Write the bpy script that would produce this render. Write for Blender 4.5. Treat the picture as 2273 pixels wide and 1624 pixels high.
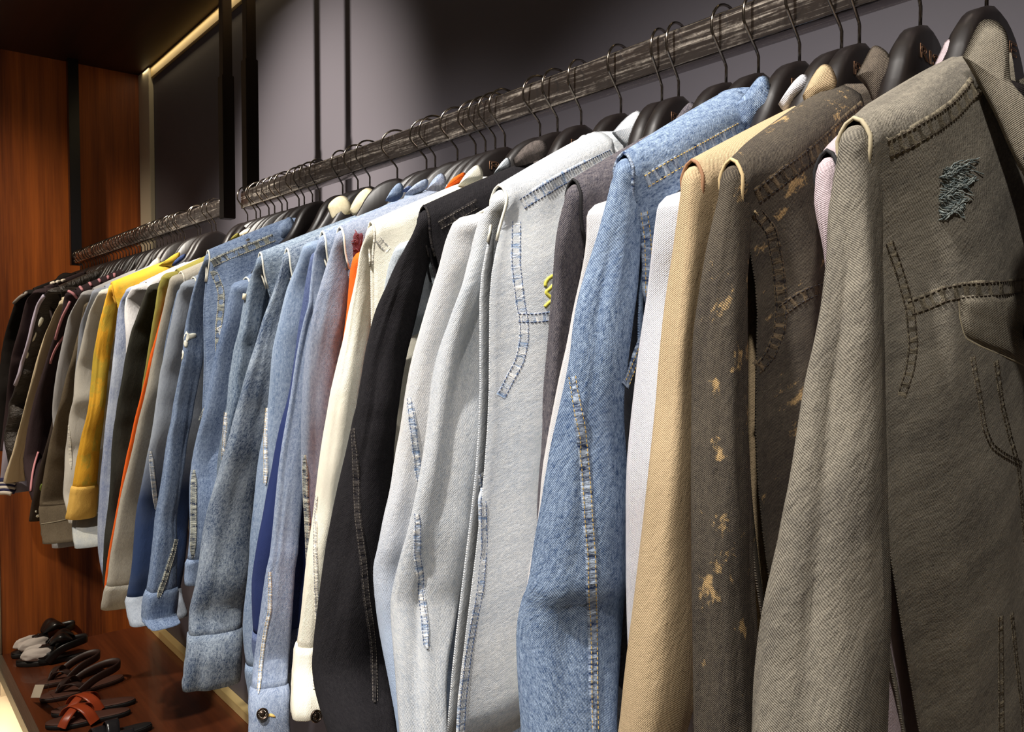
import bpy, bmesh, math, random
from mathutils import Vector, Matrix, noise
from mathutils.bvhtree import BVHTree
random.seed(7)
for o in list(bpy.data.objects): bpy.data.objects.remove(o)
C = bpy.context.scene.collection
SC = bpy.context.scene

# ------------------------------------------------------------------ camera
F_PX, CX, CY = 1800.0, 1136.5, 812.0
PITCH = math.atan((CY - 750.0) / F_PX)
YAW = math.atan2(CX + 340.0, F_PX / math.cos(PITCH))
Fh = Vector((-math.cos(YAW), math.sin(YAW), 0)); RT = Vector((math.sin(YAW), math.cos(YAW), 0))
FW = Fh * math.cos(PITCH) + Vector((0, 0, -math.sin(PITCH)))
UP = RT.cross(FW)
cam_d = bpy.data.cameras.new('camera'); cam = bpy.data.objects.new('camera', cam_d); C.objects.link(cam)
cam.matrix_world = Matrix((RT, UP, -FW)).transposed().to_4x4()
cam_d.sensor_width = 36; cam_d.lens = F_PX / 2273 * 36; cam_d.clip_start = .02
SC.camera = cam

def ray(x, y): return FW * F_PX + RT * (x - CX) - UP * (y - CY)
def at(x, y, Y):                      # point of the plane y = Y behind a pixel of the reference
    r = ray(x, y); return r * (Y / r.y)

# ------------------------------------------------------------------ world, light, exposure
SC.view_settings.view_transform = 'Standard'; SC.view_settings.look = 'None'
SC.view_settings.gamma = 1; SC.view_settings.use_curve_mapping = False
SC.view_settings.exposure = 0.28
w = bpy.data.worlds.new('world'); SC.world = w; w.use_nodes = True
w.node_tree.nodes['Background'].inputs[0].default_value = (1.0, .86, .74, 1)
w.node_tree.nodes['Background'].inputs[1].default_value = .10

def spot(loc, tgt, power, size=60, blend=.6, col=(1, .88, .72), rad=.05):
    l = bpy.data.lights.new('track_light', 'SPOT'); l.energy = power; l.spot_size = math.radians(size)
    l.spot_blend = blend; l.color = col; l.shadow_soft_size = rad
    o = bpy.data.objects.new('track_light', l); C.objects.link(o); o.location = loc
    o.rotation_euler = (Vector(tgt) - Vector(loc)).to_track_quat('-Z', 'Y').to_euler()
    return o
WARM, SOFTW, NEUT = (1, .84, .64), (1, .92, .80), (1, .95, .89)
spot((.25, -.42, 1.56), (-.2, .56, -.25), 92, 62, .8, NEUT, .04)
spot((-.62, -.45, 1.56), (-.78, .56, -.25), 225, 60, .8, NEUT, .04)
spot((-1.5, -.55, 1.56), (-1.6, .56, -.3), 150, 60, .8, NEUT, .04)
spot((-2.5, -.7, 1.56), (-2.7, .6, -.4), 130, 60, .8, SOFTW, .04)
spot((-2.9, -.9, 1.5), (-3.86, .62, -.2), 120, 52, .9, WARM, .05)
spot((-1.55, -1.0, 1.5), (-2.2, 1.04, .36), 620, 34, 1, SOFTW, .05)
cove = bpy.data.lights.new('cove_light', 'AREA'); cove.shape = 'RECTANGLE'; cove.size = 5; cove.size_y = .01; cove.energy = 1.1; cove.color = (1, .78, .45)
cvo = bpy.data.objects.new('cove_light', cove); C.objects.link(cvo); cvo.location = (-1.3, 1.02, 1.158)

# ------------------------------------------------------------------ materials
def lin(c):
    return tuple(((v / 255) / 12.92 if v / 255 <= .04045 else ((v / 255 + .055) / 1.055) ** 2.4) for v in c) + (1,)
class NT:
    def __init__(s, name):
        s.m = bpy.data.materials.new(name); s.m.use_nodes = True; s.t = s.m.node_tree
        s.b = s.t.nodes['Principled BSDF']
    def n(s, t, **k):
        o = s.t.nodes.new(t)
        for a, v in k.items(): setattr(o, a, v)
        return o
    def l(s, a, b): s.t.links.new(a, b)
    def math(s, op, a, b=None, c=None):
        o = s.n('ShaderNodeMath', operation=op)
        for i, v in enumerate((a, b, c)):
            if v is None: continue
            if isinstance(v, (int, float)): o.inputs[i].default_value = v
            else: s.l(v, o.inputs[i])
        return o.outputs[0]
    def mix(s, f, a, b):
        o = s.n('ShaderNodeMix', data_type='RGBA')
        for i, v in ((0, f), (6, a), (7, b)):
            if isinstance(v, (int, float)): o.inputs[i].default_value = v
            elif isinstance(v, tuple): o.inputs[i].default_value = v
            else: s.l(v, o.inputs[i])
        return o.outputs[2]
    def noise(s, vec, scale, detail=2, rough=.5, st=(1, 1, 1), off=0):
        mp = s.n('ShaderNodeMapping'); mp.inputs['Scale'].default_value = st; mp.inputs['Location'].default_value = (off, off * .7, 0)
        s.l(vec, mp.inputs[0]); o = s.n('ShaderNodeTexNoise'); o.inputs['Scale'].default_value = scale
        o.inputs['Detail'].default_value = detail; o.inputs['Roughness'].default_value = rough
        s.l(mp.outputs[0], o.inputs['Vector']); return o.outputs[0]
    def ramp(s, f, a, b):
        o = s.n('ShaderNodeMapRange'); o.inputs[1].default_value = a; o.inputs[2].default_value = b
        s.l(f, o.inputs[0]); return o.outputs[0]
    def bump(s, h, st, d=.001):
        o = s.n('ShaderNodeBump'); o.inputs['Strength'].default_value = st; o.inputs['Distance'].default_value = d
        s.l(h, o.inputs['Height']); s.l(o.outputs[0], s.b.inputs['Normal'])

MATS = {}
def simple(name, col, rough=.6, metal=0, emit=0, sheen=0):
    if name in MATS: return MATS[name]
    k = NT(name); k.b.inputs['Base Color'].default_value = lin(col); k.b.inputs['Roughness'].default_value = rough
    k.b.inputs['Metallic'].default_value = metal
    if emit: k.b.inputs['Emission Color'].default_value = lin(col); k.b.inputs['Emission Strength'].default_value = emit
    MATS[name] = k.m; return k.m

def cloth(name, dark, light, twill=.35, speck=.5, mottle=.4, streak=.3, msc=14, tsc=780, spot_col=None, spot_th=.62, spot_sc=30,
          grad=None, sheen=.0):
    """woven cloth: twill lines, speckle of the yarn, wash patches and long worn streaks, on the cloth's own coordinates in metres"""
    if name in MATS: return MATS[name]
    k = NT(name); uv = k.n('ShaderNodeUVMap').outputs[0]; off = random.uniform(0, 50)
    k.b.inputs['Roughness'].default_value = .92; k.b.inputs['Specular IOR Level'].default_value = .12
    if sheen: k.b.inputs['Sheen Weight'].default_value = sheen
    mp = k.n('ShaderNodeMapping'); mp.inputs['Rotation'].default_value = (0, 0, math.radians(32)); k.l(uv, mp.inputs[0])
    wv = k.n('ShaderNodeTexWave', bands_direction='Y'); wv.inputs['Scale'].default_value = tsc * .314 / 1.0
    wv.inputs['Distortion'].default_value = 1.2; wv.inputs['Detail'].default_value = 1; wv.inputs['Detail Scale'].default_value = 2
    k.l(mp.outputs[0], wv.inputs[0])
    tw = wv.outputs['Fac']
    sp = k.noise(uv, 900, 2, .6, (1, .45, 1), off)
    sp2 = k.noise(uv, 330, 2, .6, (1, .4, 1), off)
    mo = k.noise(uv, msc, 4, .6, (1, .6, 1), off)
    stn = k.noise(uv, 40, 3, .6, (1, .06, 1), off + 3)
    f = k.math('MULTIPLY_ADD', k.math('SUBTRACT', tw, .5), twill, .5)
    f = k.math('MULTIPLY_ADD', k.math('SUBTRACT', k.math('ADD', sp, sp2), 1.0), speck * 2.2, f)
    f = k.math('MULTIPLY_ADD', k.math('SUBTRACT', mo, .5), mottle * 2.4, f)
    f = k.math('MULTIPLY_ADD', k.math('SUBTRACT', stn, .5), streak * 2.2, f)
    cl = k.n('ShaderNodeClamp'); k.l(f, cl.inputs[0])
    col = k.mix(cl.outputs[0], lin(dark), lin(light))
    if grad:                                          # second colour towards one side / end of the piece: (axis, from, to, colour)
        sx = k.n('ShaderNodeSeparateXYZ'); k.l(uv, sx.inputs[0])
        g = k.ramp(sx.outputs[grad[0]], grad[1], grad[2]); g = k.math('MULTIPLY_ADD', k.math('SUBTRACT', mo, .5), .5, g)
        c2 = k.n('ShaderNodeClamp'); k.l(g, c2.inputs[0]); col = k.mix(c2.outputs[0], col, lin(grad[3]))
    if spot_col:
        sn = k.noise(uv, spot_sc, 5, .7, (1, .7, 1), off + 9); s = k.ramp(sn, spot_th, spot_th + .06)
        s = k.math('MULTIPLY', s, k.ramp(k.math('ADD', tw, sp), .5, 1.2)); col = k.mix(s, col, lin(spot_col))
    k.l(col, k.b.inputs['Base Color'])
    h = k.math('MULTIPLY_ADD', tw, .6, k.math('ADD', sp, k.math('MULTIPLY', sp2, 1.0)))
    wr = k.noise(uv, 26, 4, .6, (1, .5, 1), off + 5)
    h = k.math('MULTIPLY_ADD', wr, 6.0, h)
    k.bump(h, .55, .0012)
    MATS[name] = k.m; return k.m

def wood(name, dark, light, axis=2, rough=.45, sc=1.0, bands=.5, coat=0):
    k = NT(name); tc = k.n('ShaderNodeTexCoord').outputs['Object']
    st = [22 * sc, 22 * sc, 22 * sc]; st[axis] = 1.1 * sc
    a = k.noise(tc, 1, 5, .6, tuple(st)); st2 = [v * 6 for v in st]; st2[axis] = 3 * sc
    b = k.noise(tc, 1, 3, .6, tuple(st2)); st3 = [5 * sc] * 3; st3[axis] = .25 * sc
    c = k.noise(tc, 1, 2, .5, tuple(st3))
    f = k.math('MULTIPLY_ADD', k.math('SUBTRACT', a, .5), 1.5, .5)
    f = k.math('MULTIPLY_ADD', k.math('SUBTRACT', b, .5), .5, f); f = k.math('MULTIPLY_ADD', k.math('SUBTRACT', c, .5), bands * 3, f)
    cl = k.n('ShaderNodeClamp'); k.l(f, cl.inputs[0])
    k.l(k.mix(cl.outputs[0], lin(dark), lin(light)), k.b.inputs['Base Color']); k.b.inputs['Roughness'].default_value = rough
    k.b.inputs['Coat Weight'].default_value = coat
    k.bump(b, .15, .001)
    return k.m

# ------------------------------------------------------------------ mesh helpers
def tagp(o, label=None, cat=None, group=None, kind=None):
    if label: o['label'] = label
    if cat: o['category'] = cat
    if group: o['group'] = group
    if kind: o['kind'] = kind
    return o
def empty(name, loc):
    o = bpy.data.objects.new(name, None); C.objects.link(o); o.location = loc; o.empty_display_size = .02; return o
def link(name, me, mat, parent=None):
    o = bpy.data.objects.new(name, me); C.objects.link(o)
    if mat is not None: me.materials.append(mat)
    if parent is not None: o.parent = parent; o.matrix_parent_inverse = Matrix.Translation(-parent.location)
    return o
def mesh_of(name, verts, faces, uvs=None, smooth=True):
    me = bpy.data.meshes.new(name); me.from_pydata([tuple(v) for v in verts], [], faces)
    if uvs is not None:
        ul = me.uv_layers.new(name='UVMap'); d = ul.data
        for p in me.polygons:
            for li, vi in zip(p.loop_indices, p.vertices): d[li].uv = uvs[vi]
    if smooth:
        for p in me.polygons: p.use_smooth = True
    me.update(); return me
def grid_mesh(name, rows, closed=False, uv=None):
    n = len(rows[0]); V = [v for r in rows for v in r]; Fc = []
    for i in range(len(rows) - 1):
        for j in range(n if closed else n - 1):
            a = i * n + j; b = i * n + (j + 1) % n
            Fc.append((a, b, b + n, a + n))
    if uv is None:
        U = []; vv = 0
        for i, r in enumerate(rows):
            if i: vv += (Vector(r[n // 4]) - Vector(rows[i - 1][n // 4])).length
            u = 0
            for j in range(n):
                if j: u += (Vector(r[j]) - Vector(r[j - 1])).length
                U.append((u, -vv))
    else: U = uv
    me = bpy.data.meshes.new(name); me.from_pydata([tuple(v) for v in V], [], Fc)
    ul = me.uv_layers.new(name='UVMap'); d = ul.data
    k = 0
    for i in range(len(rows) - 1):
        for j in range(n if closed else n - 1):
            idx = (i * n + j, i * n + (j + 1) % n, (i + 1) * n + (j + 1) % n, (i + 1) * n + j)
            for q, vi in enumerate(idx):
                u = list(U[vi])
                if closed and j == n - 1 and q in (1, 2):
                    w_ = (Vector(rows[i][-1]) - Vector(rows[i][0])).length; u[0] = U[(i if q == 1 else i + 1) * n + n - 1][0] + w_
                d[k].uv = u; k += 1
    for p in me.polygons: p.use_smooth = True
    me.update(); return me
def bm_box(bm, lo, hi, bev=0):
    r = bmesh.ops.create_cube(bm, size=1)
    for v in r['verts']:
        v.co = Vector([(lo[i] + hi[i]) / 2 + v.co[i] * (hi[i] - lo[i]) for i in range(3)])
    if bev:
        es = list({e for v in r['verts'] for e in v.link_edges}); bmesh.ops.bevel(bm, geom=es, offset=bev, segments=2, affect='EDGES')
def box(name, lo, hi, mat, parent=None, bev=0):
    bm = bmesh.new(); bm_box(bm, lo, hi, bev); me = bpy.data.meshes.new(name); bm.to_mesh(me); bm.free()
    return link(name, me, mat, parent)
def tube(name, pts, r, mat, parent=None, n=8, closed=False):
    pts = [Vector(p) for p in pts]; rows = []
    nrm = None
    for i, p in enumerate(pts):
        t = (pts[min(i + 1, len(pts) - 1)] - pts[max(i - 1, 0)])
        if t.length < 1e-9: t = Vector((0, 0, 1))
        t.normalize()
        if nrm is None:
            nrm = t.cross(Vector((0, 0, 1)));
            if nrm.length < .1: nrm = t.cross(Vector((0, 1, 0)))
        nrm = (nrm - t * nrm.dot(t)).normalized(); b = t.cross(nrm); rr = r[i] if isinstance(r, (list, tuple)) else r
        rows.append([p + (nrm * math.cos(a) + b * math.sin(a)) * rr for a in [2 * math.pi * k / n for k in range(n)]])
    rows = [[pts[0]] * n] + rows + [[pts[-1]] * n]
    return link(name, grid_mesh(name, rows, True), mat, parent)
def interp(pl, y, mode=1):
    """x of a polyline of pixels at row y (extrapolates at the end)"""
    if y <= pl[0][1]: return pl[0][0]
    for a, b in zip(pl, pl[1:]):
        if a[1] <= y <= b[1]:
            return a[0] + (b[0] - a[0]) * (y - a[1]) / max(1e-6, b[1] - a[1])
    a, b = pl[-2], pl[-1]; return b[0] + (b[0] - a[0]) * (y - b[1]) / max(1e-6, b[1] - a[1])
def smooth_pl(pl, it=2):
    for _ in range(it):
        q = [pl[0]]
        for a, b in zip(pl, pl[1:]):
            q += [(a[0] * .75 + b[0] * .25, a[1] * .75 + b[1] * .25), (a[0] * .25 + b[0] * .75, a[1] * .25 + b[1] * .75)]
        q.append(pl[-1]); pl = q
    return pl
def nz(v, s=1.0, o=0.0): return noise.noise(Vector(v) * s + Vector((o, o * 1.7, -o)))
def sstep(a, b, x):
    t = max(0, min(1, (x - a) / (b - a))); return t * t * (3 - 2 * t)

# ------------------------------------------------------------------ the alcove
HY = .755                                  # the rails hang in this plane
XE, YF, YW, ZF, ZC = -3.87, .465, 1.046, -1.30, 1.165
def struct(o): o['kind'] = 'structure'; return o
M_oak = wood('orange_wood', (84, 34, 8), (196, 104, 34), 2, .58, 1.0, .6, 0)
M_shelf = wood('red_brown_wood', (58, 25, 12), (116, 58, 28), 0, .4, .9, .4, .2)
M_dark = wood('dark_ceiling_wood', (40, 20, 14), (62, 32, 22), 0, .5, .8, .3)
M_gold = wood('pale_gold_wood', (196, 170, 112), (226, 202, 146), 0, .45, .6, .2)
k = NT('grey_paint'); tc = k.n('ShaderNodeTexCoord').outputs['Object']
k.l(k.mix(k.noise(tc, 2.2, 3), lin((86, 82, 90)), lin((96, 92, 99))), k.b.inputs['Base Color'])
k.b.inputs['Roughness'].default_value = .62; k.bump(k.noise(tc, 300, 2), .1, .0005); M_wall = k.m
k = NT('brushed_metal'); tc = k.n('ShaderNodeTexCoord').outputs['Object']
k.l(k.mix(k.noise(tc, 8, 4, .6, (1, 40, 40)), lin((150, 140, 122)), lin((196, 186, 168))), k.b.inputs['Base Color'])
k.b.inputs['Metallic'].default_value = .85; k.b.inputs['Roughness'].default_value = .35; M_metal = k.m
M_floor = simple('cream_tile', (226, 212, 186), .35)
M_ceil = simple('beige_plaster', (196, 180, 160), .8)

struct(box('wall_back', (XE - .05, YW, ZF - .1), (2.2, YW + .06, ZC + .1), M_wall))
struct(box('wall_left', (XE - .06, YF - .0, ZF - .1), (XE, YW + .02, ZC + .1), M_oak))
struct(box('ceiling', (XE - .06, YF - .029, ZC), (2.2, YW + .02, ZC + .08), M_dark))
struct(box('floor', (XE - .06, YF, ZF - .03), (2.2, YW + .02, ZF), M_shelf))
struct(box('trim_1', (XE - .07, YF - .03, ZF - .045), (2.2, YF - .001, ZF + .004), M_metal, bev=.002))       # metal edge of the shelf
struct(box('trim_2', (XE - .07, YF - .022, ZF + .004), (XE + .004, YF - .001, ZC - .001), M_metal, bev=.002))  # metal edge of the end wall
struct(box('baseboard_back', (XE + .001, YW - .03, ZF + .0005), (2.2, YW - .0005, ZF + .034), M_gold, bev=.001))
struct(box('trim_3', (XE + .001, YW - .02, ZF + .035), (XE + .16, YW - .0005, ZC - .001), simple('corner_trim', (206, 198, 176), .5), bev=.002))
struct(box('trim_glow', (XE + .161, YW - .012, ZC - .05), (2.2, YW - .0005, ZC - .001), M_gold, bev=.002))  # gold strip whose colour paints the warm glow under the ceiling
struct(box('wall_lower', (XE - .07, YF + .04, ZF - .6), (2.2, YF + .08, ZF - .031), simple('plinth', (190, 172, 146), .6)))
struct(box('floor_room', (-9, -4, ZF - .22), (3, YF + .04, ZF - .2), M_floor))
struct(box('ceiling_room', (-9, -4, 1.62), (3, YF - .03, 1.68), M_ceil))
struct(box('wall_upper', (-9, YF - .06, ZC + .0), (3, YF - .030, 1.62), simple('fascia', (190, 172, 150), .7)))
struct(box('wall_room', (-9, YF - .0, ZF - .2), (XE - .071, YF + .06, 1.62), simple('outer_wall', (200, 186, 164), .7)))
# hidden lighting strip below the metal edge of the shelf
led = bpy.data.lights.new('shelf_led_strip', 'AREA'); led.shape = 'RECTANGLE'; led.size = 5.5; led.size_y = .02; led.energy = 7; led.color = (1, .84, .6)
lo = bpy.data.objects.new('shelf_led_strip', led); C.objects.link(lo); lo.location = (-1.2, YF - .005, ZF - .05)
lo.rotation_euler = (math.radians(-18), 0, 0)

# ------------------------------------------------------------------ rails and posts
k = NT('scratched_chrome'); tc = k.n('ShaderNodeTexCoord').outputs['Object']
sc1 = k.noise(tc, 1, 5, .7, (9, 230, 230)); sc2 = k.noise(tc, 1, 4, .7, (2.5, 90, 90)); sc3 = k.noise(tc, 1, 6, .8, (120, 160, 160))
f = k.ramp(k.math('ADD', k.math('MULTIPLY', sc1, .5), k.math('ADD', k.math('MULTIPLY', sc2, .3), k.math('MULTIPLY', sc3, .2))), .50, .66)
k.l(k.mix(f, lin((104, 96, 92)), lin((206, 196, 182))), k.b.inputs['Base Color'])
k.l(k.math('MULTIPLY_ADD', f, -.5, .88), k.b.inputs['Metallic'])
k.l(k.math('MULTIPLY_ADD', f, .25, .16), k.b.inputs['Roughness']); k.bump(k.math('ADD', sc1, sc3), .12, .0004); M_chrome = k.m
M_black = simple('black_lacquer', (13, 12, 14), .28)
M_wire = simple('dark_chrome_wire', (120, 112, 104), .18, 1)

def rail(x0, x1, label):
    ys, zs = [], []
    prof = []
    a, h, r = .0135, .0225, .009
    for cx_, cz_, a0 in ((a - r, h - r, 0), (-a + r, h - r, 90), (-a + .002, -h + .002, 180), (a - .002, -h + .002, 270)):
        rr = r if cz_ > 0 else .002
        for t in (0, 30, 60, 90): an = math.radians(a0 + t); prof.append((cx_ + rr * math.cos(an), cz_ + rr * math.sin(an)))
    rows = []
    N = 60
    for i in range(N + 1):
        x = x0 + (x1 - x0) * i / N
        rows.append([(x, HY + p[0], .334 + p[1]) for p in prof])
    rows = [[(x0, HY, .334)] * len(prof)] + rows + [[(x1, HY, .334)] * len(prof)]
    o = link('clothes_rail', grid_mesh('clothes_rail', rows, True), M_chrome)
    # square-cut ends are marked sharp by the end fans
    tagp(o, label, 'rail')
    return o
rail(-3.80, -2.076, 'shorter scratched chrome rail ending at the left wooden wall, crowded with hooks')
rail(-1.935, 1.2, 'long scratched chrome rail running overhead to the right edge, carrying the near jackets')
def post(x, w_, d_, y, z0, label, step=None):
    e = empty('hanging_post', (x, y, ZC)); tagp(e, label, 'post')
    box('post_bar', (x - w_ / 2, y - d_ / 2, z0), (x + w_ / 2, y + d_ / 2, ZC - .001), M_black, e, .0015)
    if step: box('post_sleeve', (x - w_ / 2 - .003, y - d_ / 2 - .003, z0 - .004), (x + w_ / 2 + .003, y + d_ / 2 + .003, step), M_black, e, .0015)
    return e
M_black = simple('black_chrome', (58, 50, 44), .22, 1)
post(-2.061, .028, .024, HY, .306, 'black square post hanging from the ceiling at the right end of the shorter rail', .66)
post(-1.906, .026, .024, HY, .3575, 'black square post hanging from the ceiling at the left end of the long rail', .66)
M_black = simple('black_lacquer', (13, 12, 14), .28)
post(-3.826, .036, .04, HY, .306, 'black post standing before the orange wooden end wall')

# ------------------------------------------------------------------ hangers
M_hang = simple('espresso_wood', (19, 13, 12), .42)
M_text = simple('bronze_lettering', (150, 112, 84), .45, .3)
def hanger_outline():
    pts = []
    # upper edge from the near tip to the far tip (y offset from centre, z)
    up = [(-.168, .118), (-.165, .128), (-.15, .140), (-.13, .156), (-.10, .186), (-.08, .203), (-.066, .225), (-.055, .246), (-.04, .264), (-.02, .2765), (0, .281)]
    up = smooth_pl(up, 1); up += [(-a, b) for a, b in up[::-1][1:]]
    lo_ = [(.160, .112), (.14, .124), (.10, .146), (.05, .158), (0, .162)]
    lo_ += [(-a, b) for a, b in lo_[::-1][1:]]
    return up, lo_
UPL, LOL = hanger_outline()
def hz(y, pl):
    for a, b in zip(pl, pl[1:]):
        if a[0] <= y <= b[0]: return a[1] + (b[1] - a[1]) * (y - a[0]) / max(1e-9, b[0] - a[0])
    return pl[-1][1]
def hanger_body_mesh():
    low = sorted(LOL); rows = []
    ys_ = sorted({a for a, b in UPL} | {i * .01 for i in range(-16, 17)})
    for y in ys_:
        zt = hz(y, UPL); zb = max(min(hz(max(-.16, min(.16, y)), low), zt - .004), .1)
        t = .011 - .003 * abs(y) / .2; xo = 0
        r = min(.005, (zt - zb) * .4); ring = []
        for sx, zz, s in ((t - r, zb + r, -1), (t, zb + r * 1.6, 0), (t, zt - r * 1.6, 0), (t - r, zt - .001, 1), (-t + r, zt - .001, 1), (-t, zt - r * 1.6, 0), (-t, zb + r * 1.6, 0), (-t + r, zb + .0, -1)):
            ring.append((sx + xo, y, zz))
        rows.append(ring)
    rows = [[(.02, ys_[0], .12)] * 8] + rows + [[(.02, ys_[-1], .12)] * 8]
    return grid_mesh('hanger_body', rows, True)
def hook_mesh():
    pts = [(0, 0, .270), (0, 0, .298), (0, -.003, .303)]
    pts += [(0, -.024, .326), (0, -.0275, .332)]
    for a in range(-5, 176, 12):
        an = math.radians(180 - a); pts.append((0, .0275 * math.cos(an), .338 + .0265 * math.sin(an)))
    pts += [(0, .0268, .331), (0, .024, .324)]
    return pts
H_BODY = hanger_body_mesh(); H_BODY.materials.append(M_hang)
tmp = tube('hook', hook_mesh(), .00165, M_wire, n=8); H_HOOK = tmp.data; bpy.data.objects.remove(tmp)
tcv = bpy.data.curves.new('lettering', 'FONT'); tcv.body = 'RISE'; tcv.size = .030; tcv.align_x = 'CENTER'
tcv.fill_mode = 'NONE'; tcv.bevel_depth = .00035; tcv.space_character = 1.05
to = bpy.data.objects.new('lettering', tcv); C.objects.link(to); bpy.context.view_layer.update()
H_TEXT = bpy.data.meshes.new_from_object(to.evaluated_get(bpy.context.evaluated_depsgraph_get())); bpy.data.objects.remove(to)
for v in H_TEXT.vertices: v.co = Vector(((.0112 + v.co.z), v.co.x * 1.3, .243 + v.co.y * .55))
H_TEXT.materials.clear(); H_TEXT.materials.append(M_text)
n_h = 0
def hanger(x, label, group='dark wooden hangers along the rails', text=False, turn=.22):
    e = empty('clothes_hanger', (x, HY, 0)); tagp(e, label, 'hanger', group)
    e.rotation_euler = (0, 0, turn)
    for nm, me in (('hanger_body', H_BODY), ('hook', H_HOOK)) + ((('lettering', H_TEXT),) if text else ()):
        o = bpy.data.objects.new(nm, me); C.objects.link(o); o.parent = e
    return e

# ------------------------------------------------------------------ garments
ENV = {}                                   # the furthest-left reach of the garments already hung, by height, so that the next one hangs clear of them
def env_at(z): return ENV.get(round(z / .02), 9)
def env_add(z, x):
    for k_ in (-1, 0, 1):
        q = round(z / .02) + k_; ENV[q] = min(ENV.get(q, 9), x)
class G: pass
def view_n(P):
    d = Vector((P.x, P.y, 0)).normalized(); return Vector((-d.y, d.x, 0))
def bvh_of(meshes):
    V, P = [], []
    for me in meshes:
        b = len(V); V += [v.co.copy() for v in me.vertices]; P += [tuple(b + i for i in p.vertices) for p in me.polygons]
    return BVHTree.FromPolygons(V, P)

def build_sleeve(g, L, R, ys, k_, a0, b0, far, seed, end_z, amp):
    NS = 20 if far else 40
    y0 = L[0][1]; ye = L[-1][1]
    zs = at(L[0][0], y0, ys).z
    # rows by image row, down to the cuff
    Ls = smooth_pl(L, 1); Rs = smooth_pl(R, 1) if R else None
    if end_z is not None:
        a, b = L[max(0, len(L) - 3)], L[-1]; sl = (b[0] - a[0]) / max(1, b[1] - a[1])
        Ls = Ls + [(b[0] + sl * 40, b[1] + 40), (b[0] + sl * 70, b[1] + 120), (b[0] + sl * 70, b[1] + 900)]; ye = b[1] + 900
    rows, meta = [], []
    NR = 34 if far else 70
    ystep = (L[-1][1] - y0) / NR; y = y0; i = 0
    lst = []
    while y <= ye + .5:
        px = interp(Ls, y); Y = ys
        for _ in range(4):
            P = at(px, y, Y); Y = ys - k_ * (zs - P.z)
        if end_z is not None and P.z < end_z: break
        Y = P.y; lim = env_at(P.z) - b0 * 1.15
        if P.x > lim and P.x < 0: Y = min(P.y * lim / P.x, P.y + .015 + .10 * sstep(.02, .2, zs - P.z))
        lst.append([px, y, Y]); y += ystep
    for _ in range(10):
        lst = [[q[0], q[1], (lst[max(0, n_ - 1)][2] + 2 * q[2] + lst[min(len(lst) - 1, n_ + 1)][2]) / 4] for n_, q in enumerate(lst)]
    for px, y, Y in lst:
        P = at(px, y, Y)
        n = view_n(P); a, b = a0, b0
        if Rs and y <= Rs[-1][1] + 30:
            rx = interp(Rs, y)
            for _ in range(4):
                Q = at(rx, y, P.y + a); Pm = at(px, y, P.y + a)
                w2 = max(.008, (Vector((Q.x - Pm.x, Q.y - Pm.y)).dot(-Vector((n.x, n.y)))) / 2)
                b = min(b0, .8 * w2); q = (w2 * w2 - (b * n.x if False else b * n.x) ** 2)
                # support in direction n: sqrt(b^2 nx^2 + a^2 ny^2)
                a = math.sqrt(max(1e-5, w2 * w2 - (b * n.x) ** 2)) / max(.12, abs(n.y)); a = max(.02, min(.13, a))
        elif Rs: a, b = meta[-1][1], meta[-1][2]
        h = math.sqrt((b * n.x) ** 2 + (a * n.y) ** 2)
        sup = Vector((b * b * n.x / h, a * a * n.y / h, 0))
        c = P - sup
        meta.append((c, a, b))
    # smooth widths
    for _ in range(3):
        meta = [(meta[i][0], (meta[max(0, i - 1)][1] + meta[i][1] * 2 + meta[min(len(meta) - 1, i + 1)][1]) / 4,
                 (meta[max(0, i - 1)][2] + meta[i][2] * 2 + meta[min(len(meta) - 1, i + 1)][2]) / 4) for i in range(len(meta))]
    Ln = 0; zt = meta[0][0].z
    for c, a, b in meta: env_add(c.z, c.x - b * .9)
    rings = []
    NC = len(meta)
    for i, (c, a, b) in enumerate(meta):
        d = zt - c.z; ring = []
        fa = amp * sstep(0, .12, d)
        for j in range(NS):
            ph = 2 * math.pi * j / NS; cs, sn = math.cos(ph), math.sin(ph)
            ex = .78
            dx = b * math.copysign(abs(cs) ** ex, cs); dy = a * math.copysign(abs(sn) ** ex, sn)
            fold = .55 * math.sin(3 * ph + seed + 2.2 * nz((0, 0, d * 2.2), 1, seed)) + .75 * nz((cs * 1.6, sn * 1.6, d * 3.0), 1, seed) + .35 * nz((cs * 3, sn * 3, d * 11), 1, seed + 5)
            fd = fa * fold
            nn = Vector((cs / max(b, .01), sn / max(a, .01), 0)).normalized()
            ring.append(c + Vector((dx, dy, 0)) + nn * fd + Vector((0, 0, .0)))
        rings.append(ring)
    # cap: rise over the shoulder
    c, a, b = meta[0]; caps = []
    for s, dz, dy in ((.25, .020, .006), (.5, .0188, .005), (.72, .0160, .003), (.88, .0115, .001), (.97, .005, 0)):
        caps.append([Vector((c.x + (p.x - c.x) * s, c.y + (p.y - c.y) * s + dy, p.z + dz)) for p in rings[0]])
    return caps + rings, meta, zs

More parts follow.
